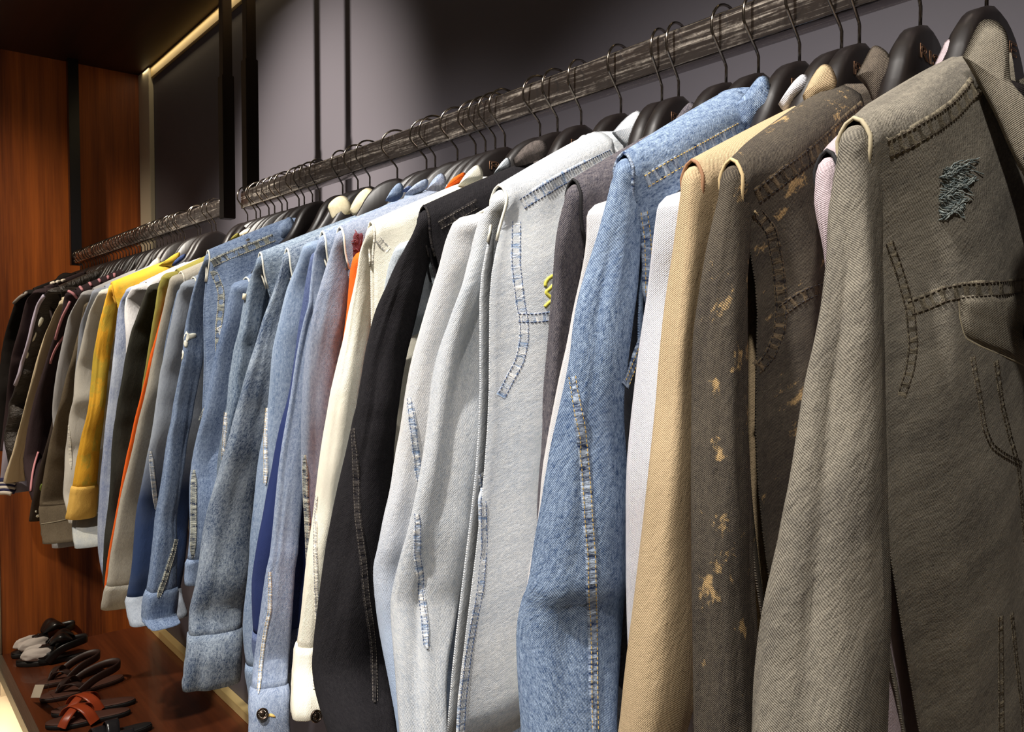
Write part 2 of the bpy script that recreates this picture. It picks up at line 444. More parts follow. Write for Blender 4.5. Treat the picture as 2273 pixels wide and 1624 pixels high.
def garment(name, label, cat, mat, L, R=None, follow=None, hook=None, ridge=None, ys=.535, k=.12, a=.07, b=.026, tx=.026, cuff=.0, cuffmat=None,
            seam=None, thread=None, end=None, far=False, collar=None, colmat=None, amp=.004, rise=.074, hem=.60, front=.0, group=None,
            cy=.69, cx=.02, nocol=False, hidetorso=False, inset_=.026, waist=.035, torso_mat=None, hlabel=None, text=False, hanger_on=True, armseam=True, thick=.0018):
    if follow:
        FL = GR[follow].L; y = L[-1][1] + 70
        while y < FL[-1][1] + 30: L = L + [(interp(FL, y) + 16, y)]; y += 70
    g = G(); g.L = L; seed = random.uniform(0, 90); g.mat = mat; g.parts = []
    rows, meta, zs = build_sleeve(g, L, R, ys, k, a, b, far, seed, end, amp)
    c0 = meta[0][0]; g.c0 = c0; g.zs = zs
    hx = hook if hook is not None else c0.x
    e = empty(name, (hx, HY, .0)); tagp(e, label, cat, group); g.e = e
    nc = 0
    if cuff:
        zend = meta[-1][0].z
        nc = sum(1 for m in meta if m[0].z < zend + cuff)
    body_rows = rows[:len(rows) - nc] if nc else rows
    # sleeve hem turned inside
    def turn_in(rs, s=.93, up=.02):
        out = list(rs)
        for k_, sc_, dz_ in ((1, .97, -.001), (min(3, len(rs) - 1), .92, 0), (min(6, len(rs) - 1), .86, 0)):
            q = rs[-k_]; m = sum(q, Vector()) / len(q); out.append([m + (p - m) * sc_ + Vector((0, 0, dz_)) for p in q])
        return out
    sl = link('sleeve', grid_mesh('sleeve', turn_in(body_rows), True), mat, e); g.sleeve = sl; g.parts.append(sl.data)
    if nc:
        cr = []
        src = rows[len(rows) - nc - 1:]
        for i, r in enumerate(src):
            m = sum(r, Vector()) / len(r); t = i / max(1, len(src) - 1)
            off = .0035 if i > 0 else .0012
            rr = []
            for j, p in enumerate(r):
                dv = (p - m); dv = dv.normalized()
                wob = .0016 * nz((p.x * 60, p.y * 60, p.z * 90), 1, seed)
                rr.append(p + dv * (off + wob))
            cr.append(rr)
        # top lip
        cr = [[p * 1 + (sum(src[0], Vector()) / len(src[0]) - p).normalized() * .004 for p in src[0]]] + cr
        cf = link('cuff', grid_mesh('cuff', turn_in(cr), True), cuffmat or mat, e); g.cuff = cf; g.parts.append(cf.data)
        g.cuff_rings = cr[1:]
    # far sleeve, mirrored about the hanger plane (simple, mostly hidden)
    fr = [[Vector((2 * hx - p.x if False else p.x + 2 * (hx - c0.x), 2 * HY - p.y, p.z)) for p in r[::2]] for r in rows[::3] + [rows[-1]]]
    for r in fr:
        for p in r: p.y = min(p.y, YW - .012); p.x = max(p.x, XE + .012)
    link('sleeve', grid_mesh('sleeve', [list(reversed(r)) for r in fr], True), mat, e)
    # torso: a sheet draped over the hanger
    NU = 13 if far else 25
    deps = [hem, hem * .8, hem * .6, hem * .45, .22, .17, .13, .10, .075, .055, .04, .028, .018, .010, .004, 0] if far else \
        [hem * (1 - i / 14) for i in range(11)] + [.15, .12, .095, .075, .06, .048, .038, .029, .021, .014, .008, .003, 0]
    topz = max(p.z for p in rows[0]) + .0015
    nrows = []
    xs_ = c0.x
    for iu in range(2 * NU - 1):
        u = iu / (NU - 1)                        # 0 near shoulder .. 1 centre .. 2 far shoulder
        m = u if u <= 1 else 2 - u
        col = []
        def pt(d, sg):
            inset = inset_ * sstep(.008, .12, d) + waist * sstep(.2, .62, d)
            yo = c0.y - meta[0][1] * .5 + inset; y = yo + (HY - yo) * m
            if u > 1: y = 2 * HY - y
            xx = xs_ + (hx - xs_) * (u if u <= 1 else u)
            v = min(1, (abs(m)) / .76); z0 = topz + rise * (1 - (1 - v) ** 1.06) - .02 * sstep(.76, 1, m)
            T0 = max(.010, meta[0][2] * .97 + .0015); Tin = tx
            edge = 1 - sstep(.0, .22, m)
            low = sstep(.012, .05, d)
            T = Tin + (T0 - Tin) * edge * (1 - low) + (.5 * meta[2][2] - Tin) * edge * low
            if sg > 0: T += front * sstep(.05, .5, m) * sstep(.0, .15, d)
            T *= math.sqrt(min(1, d / .016)) if d < .016 else 1
            wr = (.006 * nz((y * 7, d * 2.5, sg * 3), 1, seed + 3) + .003 * nz((y * 20, d * 8, sg), 1, seed)) * sstep(.03, .12, d) * (1 - .6 * edge)
            return Vector((max(XE + .012, xx + sg * (T + (wr if not far else wr * .5))), y, z0 - d))
        col = [pt(d, 1) for d in deps] + [pt(d, -1) for d in deps[::-1][1:]]
        nrows.append(col)
    nd = len(deps)
    me = grid_mesh('torso', nrows, False)
    bm = bmesh.new(); bm.from_mesh(me)
    dl = [f_ for f_ in bm.faces if abs(f_.calc_center_median().y - HY) < .052 and f_.calc_center_median().z > topz + rise - .045]
    bmesh.ops.delete(bm, geom=dl, context='FACES'); bm.to_mesh(me); bm.free()
    if not hidetorso:
        to_ = link('torso', me, torso_mat or mat, e); g.torso = to_; g.parts.append(me)
        sm = to_.modifiers.new('cloth_thickness', 'SOLIDIFY'); sm.thickness = thick; sm.offset = -1
    g.topz = topz; g.hx = hx; g.bvh = bvh_of(g.parts); g.seed = seed
    # collar
    if collar:
        for pl in ([collar] if isinstance(collar[0], tuple) else collar):
            collar_wing(g, pl, colmat or mat, Vector((hx + cx, cy, 0)))
        cr = []
        for i in range(19):
            an = math.radians(-150 + 300 * i / 18) + math.pi
            x = hx + .0 + .030 * math.cos(an); y = HY + .050 * math.sin(an); zt = topz + rise - .018
            cr.append([Vector((x, y, zt - .012)), Vector((x, y, zt + .016)), Vector((x + .004 * math.cos(an), y + .005 * math.sin(an), zt + .018)), Vector((x + .007 * math.cos(an), y + .010 * math.sin(an), zt + .008)), Vector((x + .011 * math.cos(an), y + .016 * math.sin(an), zt - .012))])
        link('collar_stand', grid_mesh('collar_stand', cr), colmat or mat, e)
    if seam and armseam:
        # raised armhole seam over the sleeve head
        col0 = nrows[0]; mid = nd - 1
        rng = range(mid - 8, mid + 9) if not far else range(mid - 5, mid + 6)
        P = [col0[i] + Vector((0, -.0015, 0)) for i in rng]
        pip = tube('armhole_seam', P, .0016, seam, e, 6)
        if not far:
            for q, dy in ((1, .010),):
                P2 = []
                for i in rng:
                    a_, b_ = nrows[0][i], nrows[1][i]; v = (b_ - a_).normalized(); m_ = Vector((hx * .0 + (nrows[0][mid].x), a_.y, nrows[0][mid].z - .03)); nn = (a_ - m_); nn.y = 0
                    P2.append(a_ + v * dy + nn.normalized() * .0012)
                stitches('stitching', P2, None, thread or seam, e, .0005)
    if hanger_on and hook is not None:
        hanger(hook, hlabel or ('dark hanger of the ' + ' '.join(label.split()[:12])), text=text,
               turn=math.asin(max(-.5, min(.5, (c0.x - hook) / .22))))
    return g

def collar_wing(g, pl, mat, anchor, thick=.004):
    """fold of the collar: outline traced, set on its own upright plane at the neck, curved and thick; mirrored for the other side"""
    nrm = Vector((.72, -.70, 0)).normalized() if abs(anchor.x) > .6 else Vector((.45, -.89, 0)).normalized()
    pts = []
    for p in smooth_pl(pl + [pl[0]], 2)[:-1]:
        r = ray(*p); t = anchor.dot(nrm) / r.dot(nrm); pts.append(r * t)
    c = sum(pts, Vector()) / len(pts)
    N = len(pts)
    for side in (0, 1):
        if side == 1 and c.y > HY - .01: break
        V, Fc, U = [], [], []
        K = 5
        for s_ in (1, -1):
            for k_ in range(K):
                t = 1 - k_ / K
                for p in pts:
                    q = c + (p - c) * t
                    bul = (1 - t * t) * .010 + (thick / 2 * s_) * min(1, (1 - t) * 6)
                    q = q + nrm * (bul + .002 * nz(q, 40, g.seed)) ; V.append(q)
            V.append(c + nrm * (.010 + thick / 2 * s_))
        T = K * N + 1
        for s_ in (0, 1):
            o = s_ * T
            for k_ in range(K - 1):
                for j in range(N):
                    f_ = (o + k_ * N + j, o + k_ * N + (j + 1) % N, o + (k_ + 1) * N + (j + 1) % N, o + (k_ + 1) * N + j)
                    Fc.append(f_ if s_ == 0 else f_[::-1])
            for j in range(N):
                f_ = (o + (K - 1) * N + j, o + (K - 1) * N + (j + 1) % N, o + T - 1); Fc.append(f_ if s_ == 0 else f_[::-1])
        for j in range(N): Fc.append((j, T + j, T + (j + 1) % N, (j + 1) % N))
        U = [(((v - c).dot(nrm.cross(Vector((0, 0, 1))))), v.z - c.z) for v in V]
        if side == 1: V = [Vector((v.x, 2 * HY - v.y, v.z)) for v in V]; Fc = [f_[::-1] for f_ in Fc]
        me = mesh_of('collar', V, Fc, U)
        o = link('collar', me, mat, g.e)
        if side == 0: g.collar = o; g.parts.append(me); g.bvh = bvh_of(g.parts)

def cast(g, p):
    r = ray(*p).normalized(); h = g.bvh.ray_cast(Vector((0, 0, 0)), r)
    return (h[0], h[1] if h[1].dot(r) < 0 else -h[1]) if h[0] is not None else None
def trace(g, pl, step=7):
    """drop a drawn line onto the cloth: list of (point, normal)"""
    out = []
    for a, b in zip(pl, pl[1:]):
        n = max(1, int(math.hypot(b[0] - a[0], b[1] - a[1]) / step))
        for i in range(n): out.append((a[0] + (b[0] - a[0]) * i / n, a[1] + (b[1] - a[1]) * i / n))
    out.append(pl[-1]); res = []; last = None
    for p in out:
        h = cast(g, p)
        if h is None:
            continue
        if last is not None and (h[0] - last[0]).length > .06: continue
        res.append(h); last = h
    # even out
    for _ in range(2):
        if len(res) > 3:
            res = [res[0]] + [((res[i - 1][0] + res[i][0] * 2 + res[i + 1][0]) / 4, (res[i - 1][1] + res[i][1] * 2 + res[i + 1][1]).normalized()) for i in range(1, len(res) - 1)] + [res[-1]]
    return res
def stitches(name, P, Nn, mat, parent, r=.0005, pitch=.0042):
    pts = [Vector(p) for p in P]; V, Fc = [], []
    acc = 0; on = True; seg = []
    length = sum((b - a).length for a, b in zip(pts, pts[1:]))
    if length < .004: return
    n = max(2, int(length / pitch)); cum = [0]
    for a, b in zip(pts, pts[1:]): cum.append(cum[-1] + (b - a).length)
    def P_at(s):
        for i in range(len(cum) - 1):
            if s <= cum[i + 1]: return pts[i].lerp(pts[i + 1], (s - cum[i]) / max(1e-9, cum[i + 1] - cum[i]))
        return pts[-1]
    for i in range(n):
        a = P_at(i * pitch); b = P_at(i * pitch + pitch * .68); t = (b - a)
        if t.length < 1e-6: continue
        t.normalize(); s1 = t.cross(Vector((.3, -.8, .5))).normalized(); s2 = t.cross(s1); o = len(V)
        for e_, rr in ((a, .5), (a.lerp(b, .5), 1), (b, .5)):
            for q in range(5): an = 2 * math.pi * q / 5; V.append(e_ + (s1 * math.cos(an) + s2 * math.sin(an)) * r * rr)
        for kk in range(2):
            for q in range(5): Fc.append((o + kk * 5 + q, o + kk * 5 + (q + 1) % 5, o + kk * 5 + 5 + (q + 1) % 5, o + kk * 5 + 5 + q))
    return link(name, mesh_of(name, V, Fc), mat, parent)
def seam_strip(g, pl, width, mat, thread, name='seam', two=True, h=.0016, parent=None, st=.0005, step=7):
    h = h * 1.35
    T = trace(g, pl, step)
    if len(T) < 3: return None
    rows, e1, e2 = [], [], []
    for i, (p, n) in enumerate(T):
        t = (T[min(i + 1, len(T) - 1)][0] - T[max(i - 1, 0)][0]).normalized(); s = t.cross(n).normalized()
        pk = .0005 * math.sin(i * 1.9) + .0005 * nz(p, 300, g.seed)
        prof = [(-.5, -.0008), (-.5, h * .7), (-.36, h), (-.15, h * .8 + pk), (.15, h * .8 + pk), (.36, h), (.5, h * .7), (.5, -.0008)]
        tw = min(1, .25 + 6 * min(i, len(T) - 1 - i) / len(T)) if name == 'sleeve_seam' else 1
        rows.append([p + s * (q[0] * width * tw) + n * q[1] for q in prof])
        e1.append(p + s * (-.33 * width) + n * (h + .0003)); e2.append(p + s * (.33 * width) + n * (h + .0003))
    pr = parent or g.e
    o = link(name, grid_mesh(name, rows), mat, pr)
    if thread:
        stitches('stitching', e1, None, thread, o, st)
        if two: stitches('stitching', e2, None, thread, o, st)
    return o
def child_fix(o, parent):
    o.parent = parent
def patch(g, pl, mat, name, h=.002, parent=None, rough=0, K=4):
    """a flat piece lying on the cloth: outline dropped on to it, given thickness h"""
    pts = smooth_pl(pl + [pl[0]], 1)[:-1]; cx_ = sum(p[0] for p in pts) / len(pts); cy_ = sum(p[1] for p in pts) / len(pts)
    if rough: pts = [(p[0] + random.uniform(-rough, rough), p[1] + random.uniform(-rough, rough)) for p in pts]
    V, Fc, U = [], [], []; N = len(pts); base = cast(g, (cx_, cy_))
    if base is None: return None
    for k_ in range(K + 1):
        t = 1 - k_ / K
        for p in (pts if k_ < K else [(cx_, cy_)]):
            q = (cx_ + (p[0] - cx_) * t, cy_ + (p[1] - cy_) * t); hh = cast(g, q) or base
            if (hh[0] - base[0]).length > .2: hh = base
            V.append(hh[0] + hh[1] * (h * (min(1, .55 + k_)) + (.0006 * nz(hh[0], 200, 1)))); U.append((q[0] * .0004, -q[1] * .0004))
    for k_ in range(K - 1):
        for j in range(N): Fc.append((k_ * N + j, k_ * N + (j + 1) % N, (k_ + 1) * N + (j + 1) % N, (k_ + 1) * N + j))
    for j in range(N): Fc.append(((K - 1) * N + j, (K - 1) * N + (j + 1) % N, K * N))
    b0_ = len(V)
    for p in pts:
        hh = cast(g, p) or base; V.append(hh[0] - hh[1] * .0015); U.append((0, 0))
    for j in range(N): Fc.append((j, b0_ + j, b0_ + (j + 1) % N, (j + 1) % N))
    return link(name, mesh_of(name, V, Fc, U), mat, parent or g.e)
M_btn = simple('dark_bronze_button', (74, 62, 54), .3, .9)
def button(g, p, r=.0085, parent=None, lift=.003):
    h = cast(g, p)
    if h is None: return
    P, n = h; P = P + n * lift; z = Vector((0, 0, 1)); s = n.cross(z).normalized(); u = s.cross(n)
    rows = []
    for rr, hh in ((.01, .0), (1, .0), (1.0, .002), (.93, .0032), (.8, .0028), (.74, .0018), (.45, .0018), (.4, .0028), (.2, .003), (.01, .003)):
        rows.append([P + (s * math.cos(a) + u * math.sin(a)) * r * rr + n * hh for a in [2 * math.pi * q / 20 for q in range(20)]])
    o = link('button', grid_mesh('button', rows, True), M_btn, parent or g.e)
    # raised ring of beads round the face
    V, Fc = [], []
    for q in range(14):
        a = 2 * math.pi * q / 14; c = P + (s * math.cos(a) + u * math.sin(a)) * r * .6 + n * .0022
        b_ = len(V); V += [c + s * .0007, c + u * .0007, c - s * .0007, c - u * .0007, c + n * .0007]
        Fc += [(b_, b_ + 1, b_ + 4), (b_ + 1, b_ + 2, b_ + 4), (b_ + 2, b_ + 3, b_ + 4), (b_ + 3, b_, b_ + 4)]
    link('relief', mesh_of('relief', V, Fc), simple('button_relief', (176, 168, 156), .3, .9), o)
    return o

# ------------------------------------------------------------------ cloths
olive = cloth('olive_washed_denim', (88, 84, 78), (150, 143, 129), .5, .4, .6, .5, 11)
oliveC = cloth('olive_washed_collar', (98, 93, 84), (146, 138, 122), .4, .3, .2, .1, 20)
lilac = cloth('lilac_denim', (160, 144, 150), (196, 180, 184), .4, .3, .15, .05)
gilt = cloth('black_acid_denim', (46, 42, 41), (98, 90, 78), .7, .35, .45, .3, 13, 780, (206, 172, 120), .585, 34)
giltC = cloth('black_acid_collar', (66, 60, 56), (108, 98, 86), .6, .4, .2, .1, 20, 780, (200, 170, 125), .64, 60)
tan = cloth('tan_twill', (168, 146, 114), (194, 172, 139), .75, .2, .06, .06, 8)
white = cloth('white_denim', (196, 194, 200), (232, 228, 224), .35, .25, .1, .05)
white2 = cloth('cool_white_denim', (180, 182, 196), (232, 228, 226), .5, .3, .1, .08)
mid = cloth('mid_blue_denim', (54, 76, 112), (153, 172, 197), .2, .72, .22, .25, 9)
char = cloth('charcoal_denim', (50, 50, 62), (120, 114, 116), .3, .6, .08, .08)
light = cloth('light_blue_denim', (152, 162, 175), (220, 220, 218), .35, .42, .2, .25, 9)
light2 = cloth('bleached_blue_denim', (169, 175, 184), (226, 222, 216), .3, .38, .2, .2, 8, grad=(1, -.34, -.62, (153, 170, 195)))
black = cloth('black_denim', (17, 16, 20), (42, 40, 42), .5, .4, .06, .06)
fleece_g = cloth('grey_fleece', (66, 60, 58), (104, 96, 92), 0, .6, .5, .0, 160)
fleece_w = cloth('cream_fleece', (214, 200, 160), (244, 234, 204), 0, .4, .35, .0, 120)
pale = cloth('pale_grey_denim', (141, 152, 163), (196, 202, 206), .5, .5, .15, .1)
ivory = cloth('ivory_denim', (206, 200, 182), (240, 236, 220), .3, .2, .14, .05)
orange = cloth('orange_canvas', (216, 84, 24), (240, 110, 40), .2, .2, .05, .05)
ombre = cloth('blue_to_plum_denim', (98, 111, 134), (167, 173, 187), .3, .5, .12, .3, 9)
sky = cloth('faded_blue_denim', (87, 104, 134), (168, 179, 197), .2, .6, .15, .28, 10)
sky2 = cloth('soft_blue_denim', (74, 96, 126), (162, 176, 194), .2, .5, .25, .35, 8)
navy = cloth('shaded_blue_denim', (37, 49, 88), (113, 127, 160), .2, .6, .2, .2, 8, grad=(1, -.05, -.32, (38, 49, 92)))  # fades to navy downwards, painting in the shade inside the sleeve
mott = cloth('mottled_blue_denim', (47, 64, 91), (159, 170, 181), .15, .75, .55, .2, 22)
stone = cloth('stonewashed_denim', (57, 74, 99), (154, 168, 181), .2, .7, .25, .55, 8)
deep = cloth('rinsed_blue_denim', (54, 74, 109), (153, 170, 194), .2, .6, .3, .4, 9)
beige = cloth('beige_grey_denim', (132, 126, 116), (196, 190, 174), .2, .3, .25, .3, 10)
dipd = cloth('dip_dyed_blue_denim', (127, 137, 151), (186, 192, 200), .2, .4, .15, .2, 9, grad=(1, -.38, -.52, (47, 63, 97)))
oliveg = cloth('olive_green_cotton', (120, 112, 48), (158, 150, 82), .2, .2, .08, .15)
blackc = cloth('black_corduroy', (24, 25, 22), (58, 56, 48), .3, .3, .15, .4)
acid = cloth('tie_dyed_denim', (61, 77, 121), (189, 195, 204), .1, .3, .75, .5, 9)
mustard = cloth('mustard_suede', (204, 146, 34), (232, 176, 62), 0, .2, .22, .08, 9, spot_col=(160, 152, 62), spot_th=.47, spot_sc=8)
offw = cloth('off_white_canvas', (186, 180, 168), (220, 214, 202), .1, .2, .1, .1)
bgrey = cloth('blue_grey_cotton', (132, 137, 151), (168, 173, 184), .2, .25, .1, .1)
lgrey = cloth('light_grey_cotton', (158, 158, 166), (206, 202, 196), .1, .2, .12, .15)
taupe = cloth('taupe_brown_denim', (86, 74, 60), (138, 124, 102), .2, .3, .3, .15)
plum = cloth('dark_plum_satin', (34, 26, 30), (70, 56, 58), .05, .1, .15, .3)
cream = cloth('cream_cotton', (206, 188, 156), (232, 218, 190), .05, .15, .06, .1)
jet = cloth('black_satin', (20, 18, 20), (44, 40, 38), .05, .1, .1, .2)
lav = cloth('lavender_satin', (150, 144, 164), (180, 174, 190), .05, .1, .06, .1)
brown = cloth('dark_brown_cotton', (48, 40, 36), (78, 66, 58), .1, .3, .2, .2)
greych = cloth('black_and_grey_cotton', (24, 26, 28), (46, 48, 50), .1, .2, .1, .2)
patchw = cloth('patchwork_denim', (150, 158, 168), (206, 204, 190), .1, .3, .5, .1, 30)
k = NT('crinkled_leather'); tcx = k.n('ShaderNodeUVMap').outputs[0]
k.l(k.mix(k.noise(tcx, 14, 4), lin((22, 19, 18)), lin((56, 48, 42))), k.b.inputs['Base Color']); k.b.inputs['Roughness'].default_value = .35
k.bump(k.noise(tcx, 30, 5, .65, (1, 1.6, 1)), .9, .012); leather = k.m
def seam_mat(name, c1, c2):
    if name in MATS: return MATS[name]
    k = NT(name); uv = k.n('ShaderNodeUVMap').outputs[0]
    a = k.noise(uv, 1, 3, .6, (40, 190, 1)); b = k.noise(uv, 1, 2, .6, (500, 600, 1))
    f = k.ramp(k.math('ADD', k.math('MULTIPLY', a, .75), k.math('MULTIPLY', b, .25)), .38, .62)
    k.l(k.mix(f, lin(c1), lin(c2)), k.b.inputs['Base Color']); k.b.inputs['Roughness'].default_value = .9
    k.b.inputs['Specular IOR Level'].default_value = .1; k.bump(f, .7, .0012); MATS[name] = k.m; return k.m
s_mid = seam_mat('mid_blue_seam', (34, 52, 88), (178, 192, 210)); s_light = seam_mat('light_seam', (120, 142, 172), (228, 226, 220))
s_black = seam_mat('black_seam', (22, 21, 26), (62, 58, 56)); s_olive = seam_mat('olive_seam', (78, 72, 62), (140, 131, 112))
s_gilt = seam_mat('gilt_seam', (40, 36, 35), (116, 101, 80)); s_deep = seam_mat('deep_blue_seam', (30, 42, 66), (176, 178, 166))
s_ivory = seam_mat('ivory_seam', (176, 170, 160), (238, 232, 214)); s_char = seam_mat('charcoal_seam', (40, 40, 50), (96, 92, 96))
p_white = simple('white_piping', (226, 222, 206), .8); p_blackp = simple('black_piping', (20, 19, 22), .8)
p_tan = simple('tan_piping', (150, 110, 80), .8); p_olive = simple('worn_olive_piping', (176, 164, 136), .9)
th_gold = simple('gold_thread', (206, 172, 96), .7); th_white = simple('cream_thread', (230, 222, 200), .7); th_blk = simple('black_thread', (34, 30, 32), .7)
th_navy = simple('navy_thread', (60, 80, 120), .7); th_grey = simple('grey_thread', (130, 122, 112), .7); th_olive = simple('dark_olive_thread', (66, 56, 46), .7)

# ------------------------------------------------------------------ garments of the long rail, right to left
GR = {}
GR['off'] = garment('denim_jacket', 'dark brown-black jacket collar at the extreme top right corner of the rail', 'jacket', gilt,
    [(2290, 230), (2400, 500), (2500, 900)], None, None, -.205, ys=.60, far=True, end=-.4, b=.02,
    collar=[(2186, 184), (2215, 172), (2252, 180), (2290, 196), (2290, 300), (2240, 262), (2206, 230)], colmat=cloth('black_collar', (34, 31, 32), (60, 55, 54), .3, .3, .1, .1), cy=.70, text=True, hidetorso=True)
GR['olive'] = garment('denim_jacket', 'washed olive-grey denim jacket with a torn chest and button pocket flap, nearest the right edge', 'jacket', olive,
    [(1866, 335), (1855, 385), (1849, 429), (1841, 480), (1842, 559), (1839, 623), (1830, 702), (1820, 766), (1804, 829), (1792, 899), (1773, 1056), (1755, 1145), (1737, 1257), (1719, 1368), (1706, 1480), (1697, 1613)],
    [(1962, 335), (1968, 400), (1968, 527), (1963, 623), (1962, 750), (1962, 899), (1965, 1123), (1971, 1257), (1978, 1413), (1987, 1624)], None, -.285,
    seam=p_olive, thread=th_olive, end=-.62, b=.034, tx=.03, front=.022, text=True, amp=.008, waist=.11, rise=.078,
    collar=[(2136, 127), (2148, 101), (2172, 50), (2189, 41), (2219, 50), (2240, 83), (2241, 166), (2251, 192), (2290, 236), (2330, 300), (2330, 470), (2273, 394), (2245, 340), (2207, 252), (2177, 195), (2151, 150)], colmat=oliveC, cy=.645, cx=.03)
GR['lilac'] = garment('denim_jacket', 'lilac pink denim jacket showing between the dark acid-washed and olive jackets', 'jacket', lilac,
    [(1813, 400), (1811, 430), (1809, 448), (1816, 480), (1824, 511), (1836, 559), (1846, 640), (1850, 800), (1850, 1200), (1850, 1624)],
    [(1880, 400), (1900, 500), (1940, 700), (1965, 900), (1975, 1150), (1989, 1457), (2000, 1624)], None, -.34,
    seam=p_blackp, end=-.60, b=.028, tx=.024, text=True, collar=[(2062, 190), (2068, 157), (2089, 110), (2100, 86), (2124, 86), (2143, 110), (2133, 150), (2110, 190)])
GR['gilt'] = garment('denim_jacket', 'black acid-washed denim jacket flecked with gold, between the tan shirt and the olive jacket', 'jacket', gilt,
    [(1600, 415), (1598, 438), (1582, 511), (1572, 591), (1563, 670), (1553, 750), (1550, 845), (1549, 1000), (1550, 1123), (1550, 1301), (1552, 1435), (1554, 1624)],
    [(1674, 400), (1668, 527), (1663, 686), (1663, 813), (1664, 900), (1666, 989), (1670, 1167), (1673, 1301), (1684, 1457), (1693, 1613)], None, -.397,
    seam=simple('gilt_piping', (196, 172, 128), .8), thread=th_blk, end=-.62, b=.034, tx=.028, front=.016, text=True, amp=.006, waist=.08, rise=.09,
    collar=[(1899, 169), (1920, 130), (1935, 101), (1952, 101), (1976, 121), (1995, 166), (1994, 195), (1955, 232), (1940, 237), (1926, 195)], colmat=giltC, cx=.03)
GR['tan'] = garment('twill_shirt', 'tan beige twill shirt with a curved hem hanging right of the white denim sleeve', 'shirt', tan,
    [(1515, 413), (1505, 492), (1493, 585), (1483, 662), (1474, 739), (1465, 831), (1462, 893), (1445, 1050), (1435, 1156), (1421, 1262), (1410, 1350), (1399, 1439), (1389, 1527), (1378, 1623)],
    [(1583, 413), (1591, 431), (1582, 508), (1570, 615), (1560, 708), (1551, 800), (1550, 893), (1548, 1050), (1544, 1156), (1547, 1250), (1551, 1333), (1553, 1456), (1544, 1563), (1527, 1624)], None, -.415,
    seam=p_tan, thread=th_white, end=-.62, b=.034, tx=.026, amp=.003,
    collar=[(1781, 213), (1801, 172), (1822, 142), (1843, 142), (1858, 172), (1859, 205), (1825, 228), (1790, 240)])
GR['white'] = garment('denim_jacket', 'cool white denim jacket between the mid-blue jacket and the tan shirt', 'jacket', white2,
    [(1466, 465), (1461, 500), (1456, 538), (1446, 631), (1437, 692), (1425, 785), (1416, 862), (1408, 940), (1401, 1050), (1399, 1262), (1403, 1389), (1408, 1500)], None, 'tan', -.46,
    seam=p_blackp, thread=th_white, end=-.60, b=.03, tx=.024, text=True,
    collar=[(1727, 231), (1745, 203), (1766, 175), (1784, 161), (1798, 175), (1790, 201), (1760, 232), (1740, 250)])
GR['mid'] = garment('denim_jacket', 'mid-blue denim jacket with gold double stitching and a seam running down the sleeve', 'jacket', mid,
    [(1364, 392), (1358, 405), (1355, 420), (1342, 477), (1323, 554), (1302, 631), (1286, 708), (1277, 800), (1262, 870), (1240, 960), (1223, 1050), (1216, 1121), (1201, 1209), (1191, 1297), (1172, 1330), (1160, 1400), (1163, 1474), (1168, 1580), (1171, 1624)],
    [(1429, 400), (1426, 446), (1422, 523), (1412, 615), (1400, 708), (1394, 769), (1385, 831), (1382, 893), (1388, 960), (1399, 1050), (1399, 1262), (1399, 1368), (1392, 1474), (1382, 1624)], None, -.508,
    seam=s_mid, thread=th_gold, end=-.62, b=.034, tx=.026, front=.008, amp=.007, rise=.085,
    collar=[(1627, 237), (1659, 201), (1680, 172), (1695, 166), (1707, 175), (1715, 222), (1717, 252), (1680, 275), (1648, 292)], cx=.03)
GR['palew'] = garment('denim_jacket', 'pale white denim jacket tucked between the charcoal and mid-blue jackets', 'jacket', white,
    [(1308, 480), (1308, 538), (1299, 600), (1283, 677), (1271, 754), (1252, 831), (1240, 893), (1226, 970), (1212, 1050), (1205, 1138), (1191, 1227), (1180, 1297), (1172, 1380), (1168, 1500)], None, 'mid', -.549,
    seam=p_blackp, thread=th_navy, end=-.60, b=.028, tx=.022, collar=[(1548, 275), (1555, 262), (1574, 237), (1592, 219), (1607, 222), (1612, 243), (1600, 262)])
GR['char'] = garment('denim_jacket', 'dark charcoal denim jacket with gold stitching, narrow strip left of the mid-blue jacket', 'jacket', char,
    [(1255, 446), (1243, 486), (1234, 538), (1229, 615), (1223, 677), (1219, 739), (1212, 816), (1205, 893), (1197, 970), (1187, 1050), (1180, 1156), (1175, 1262), (1170, 1330), (1172, 1450)], 
    [(1308, 455), (1303, 560), (1290, 700), (1272, 850), (1255, 1000)], 'palew', -0.615,
    seam=p_blackp, thread=th_gold, end=-.58, b=.03, tx=.024, text=True,
    collar=[(1487, 286), (1503, 259), (1530, 222), (1546, 231), (1555, 262), (1530, 285), (1500, 300)])
GR['light'] = garment('denim_jacket', 'light blue denim jacket with yellow embroidery and a welt pocket, open-fronted at centre', 'jacket', light,
    [(1090, 456), (1080, 461), (1072, 477), (1061, 499), (1051, 528), (1043, 560), (1034, 592), (1024, 632), (1013, 664), (1000, 700), (985, 750), (973, 800), (962, 877), (954, 970), (940, 1062), (928, 1120), (918, 1180), (905, 1230), (893, 1290), (884, 1330), (888, 1400), (898, 1500), (905, 1624)],
    [(1155, 456), (1151, 475), (1135, 523), (1123, 600), (1108, 692), (1089, 769), (1075, 846), (1062, 960), (1050, 1100), (1041, 1213), (1025, 1294), (1012, 1390), (987, 1487), (993, 1624)], None, -0.706,
    seam=p_white, thread=th_navy, end=-.62, b=.036, tx=.03, front=.03, amp=.010, rise=.085, inset_=-.02, waist=-.045,
    collar=[(1358, 295), (1386, 262), (1413, 243), (1426, 249), (1435, 274), (1440, 308), (1415, 325), (1392, 333), (1372, 312)])
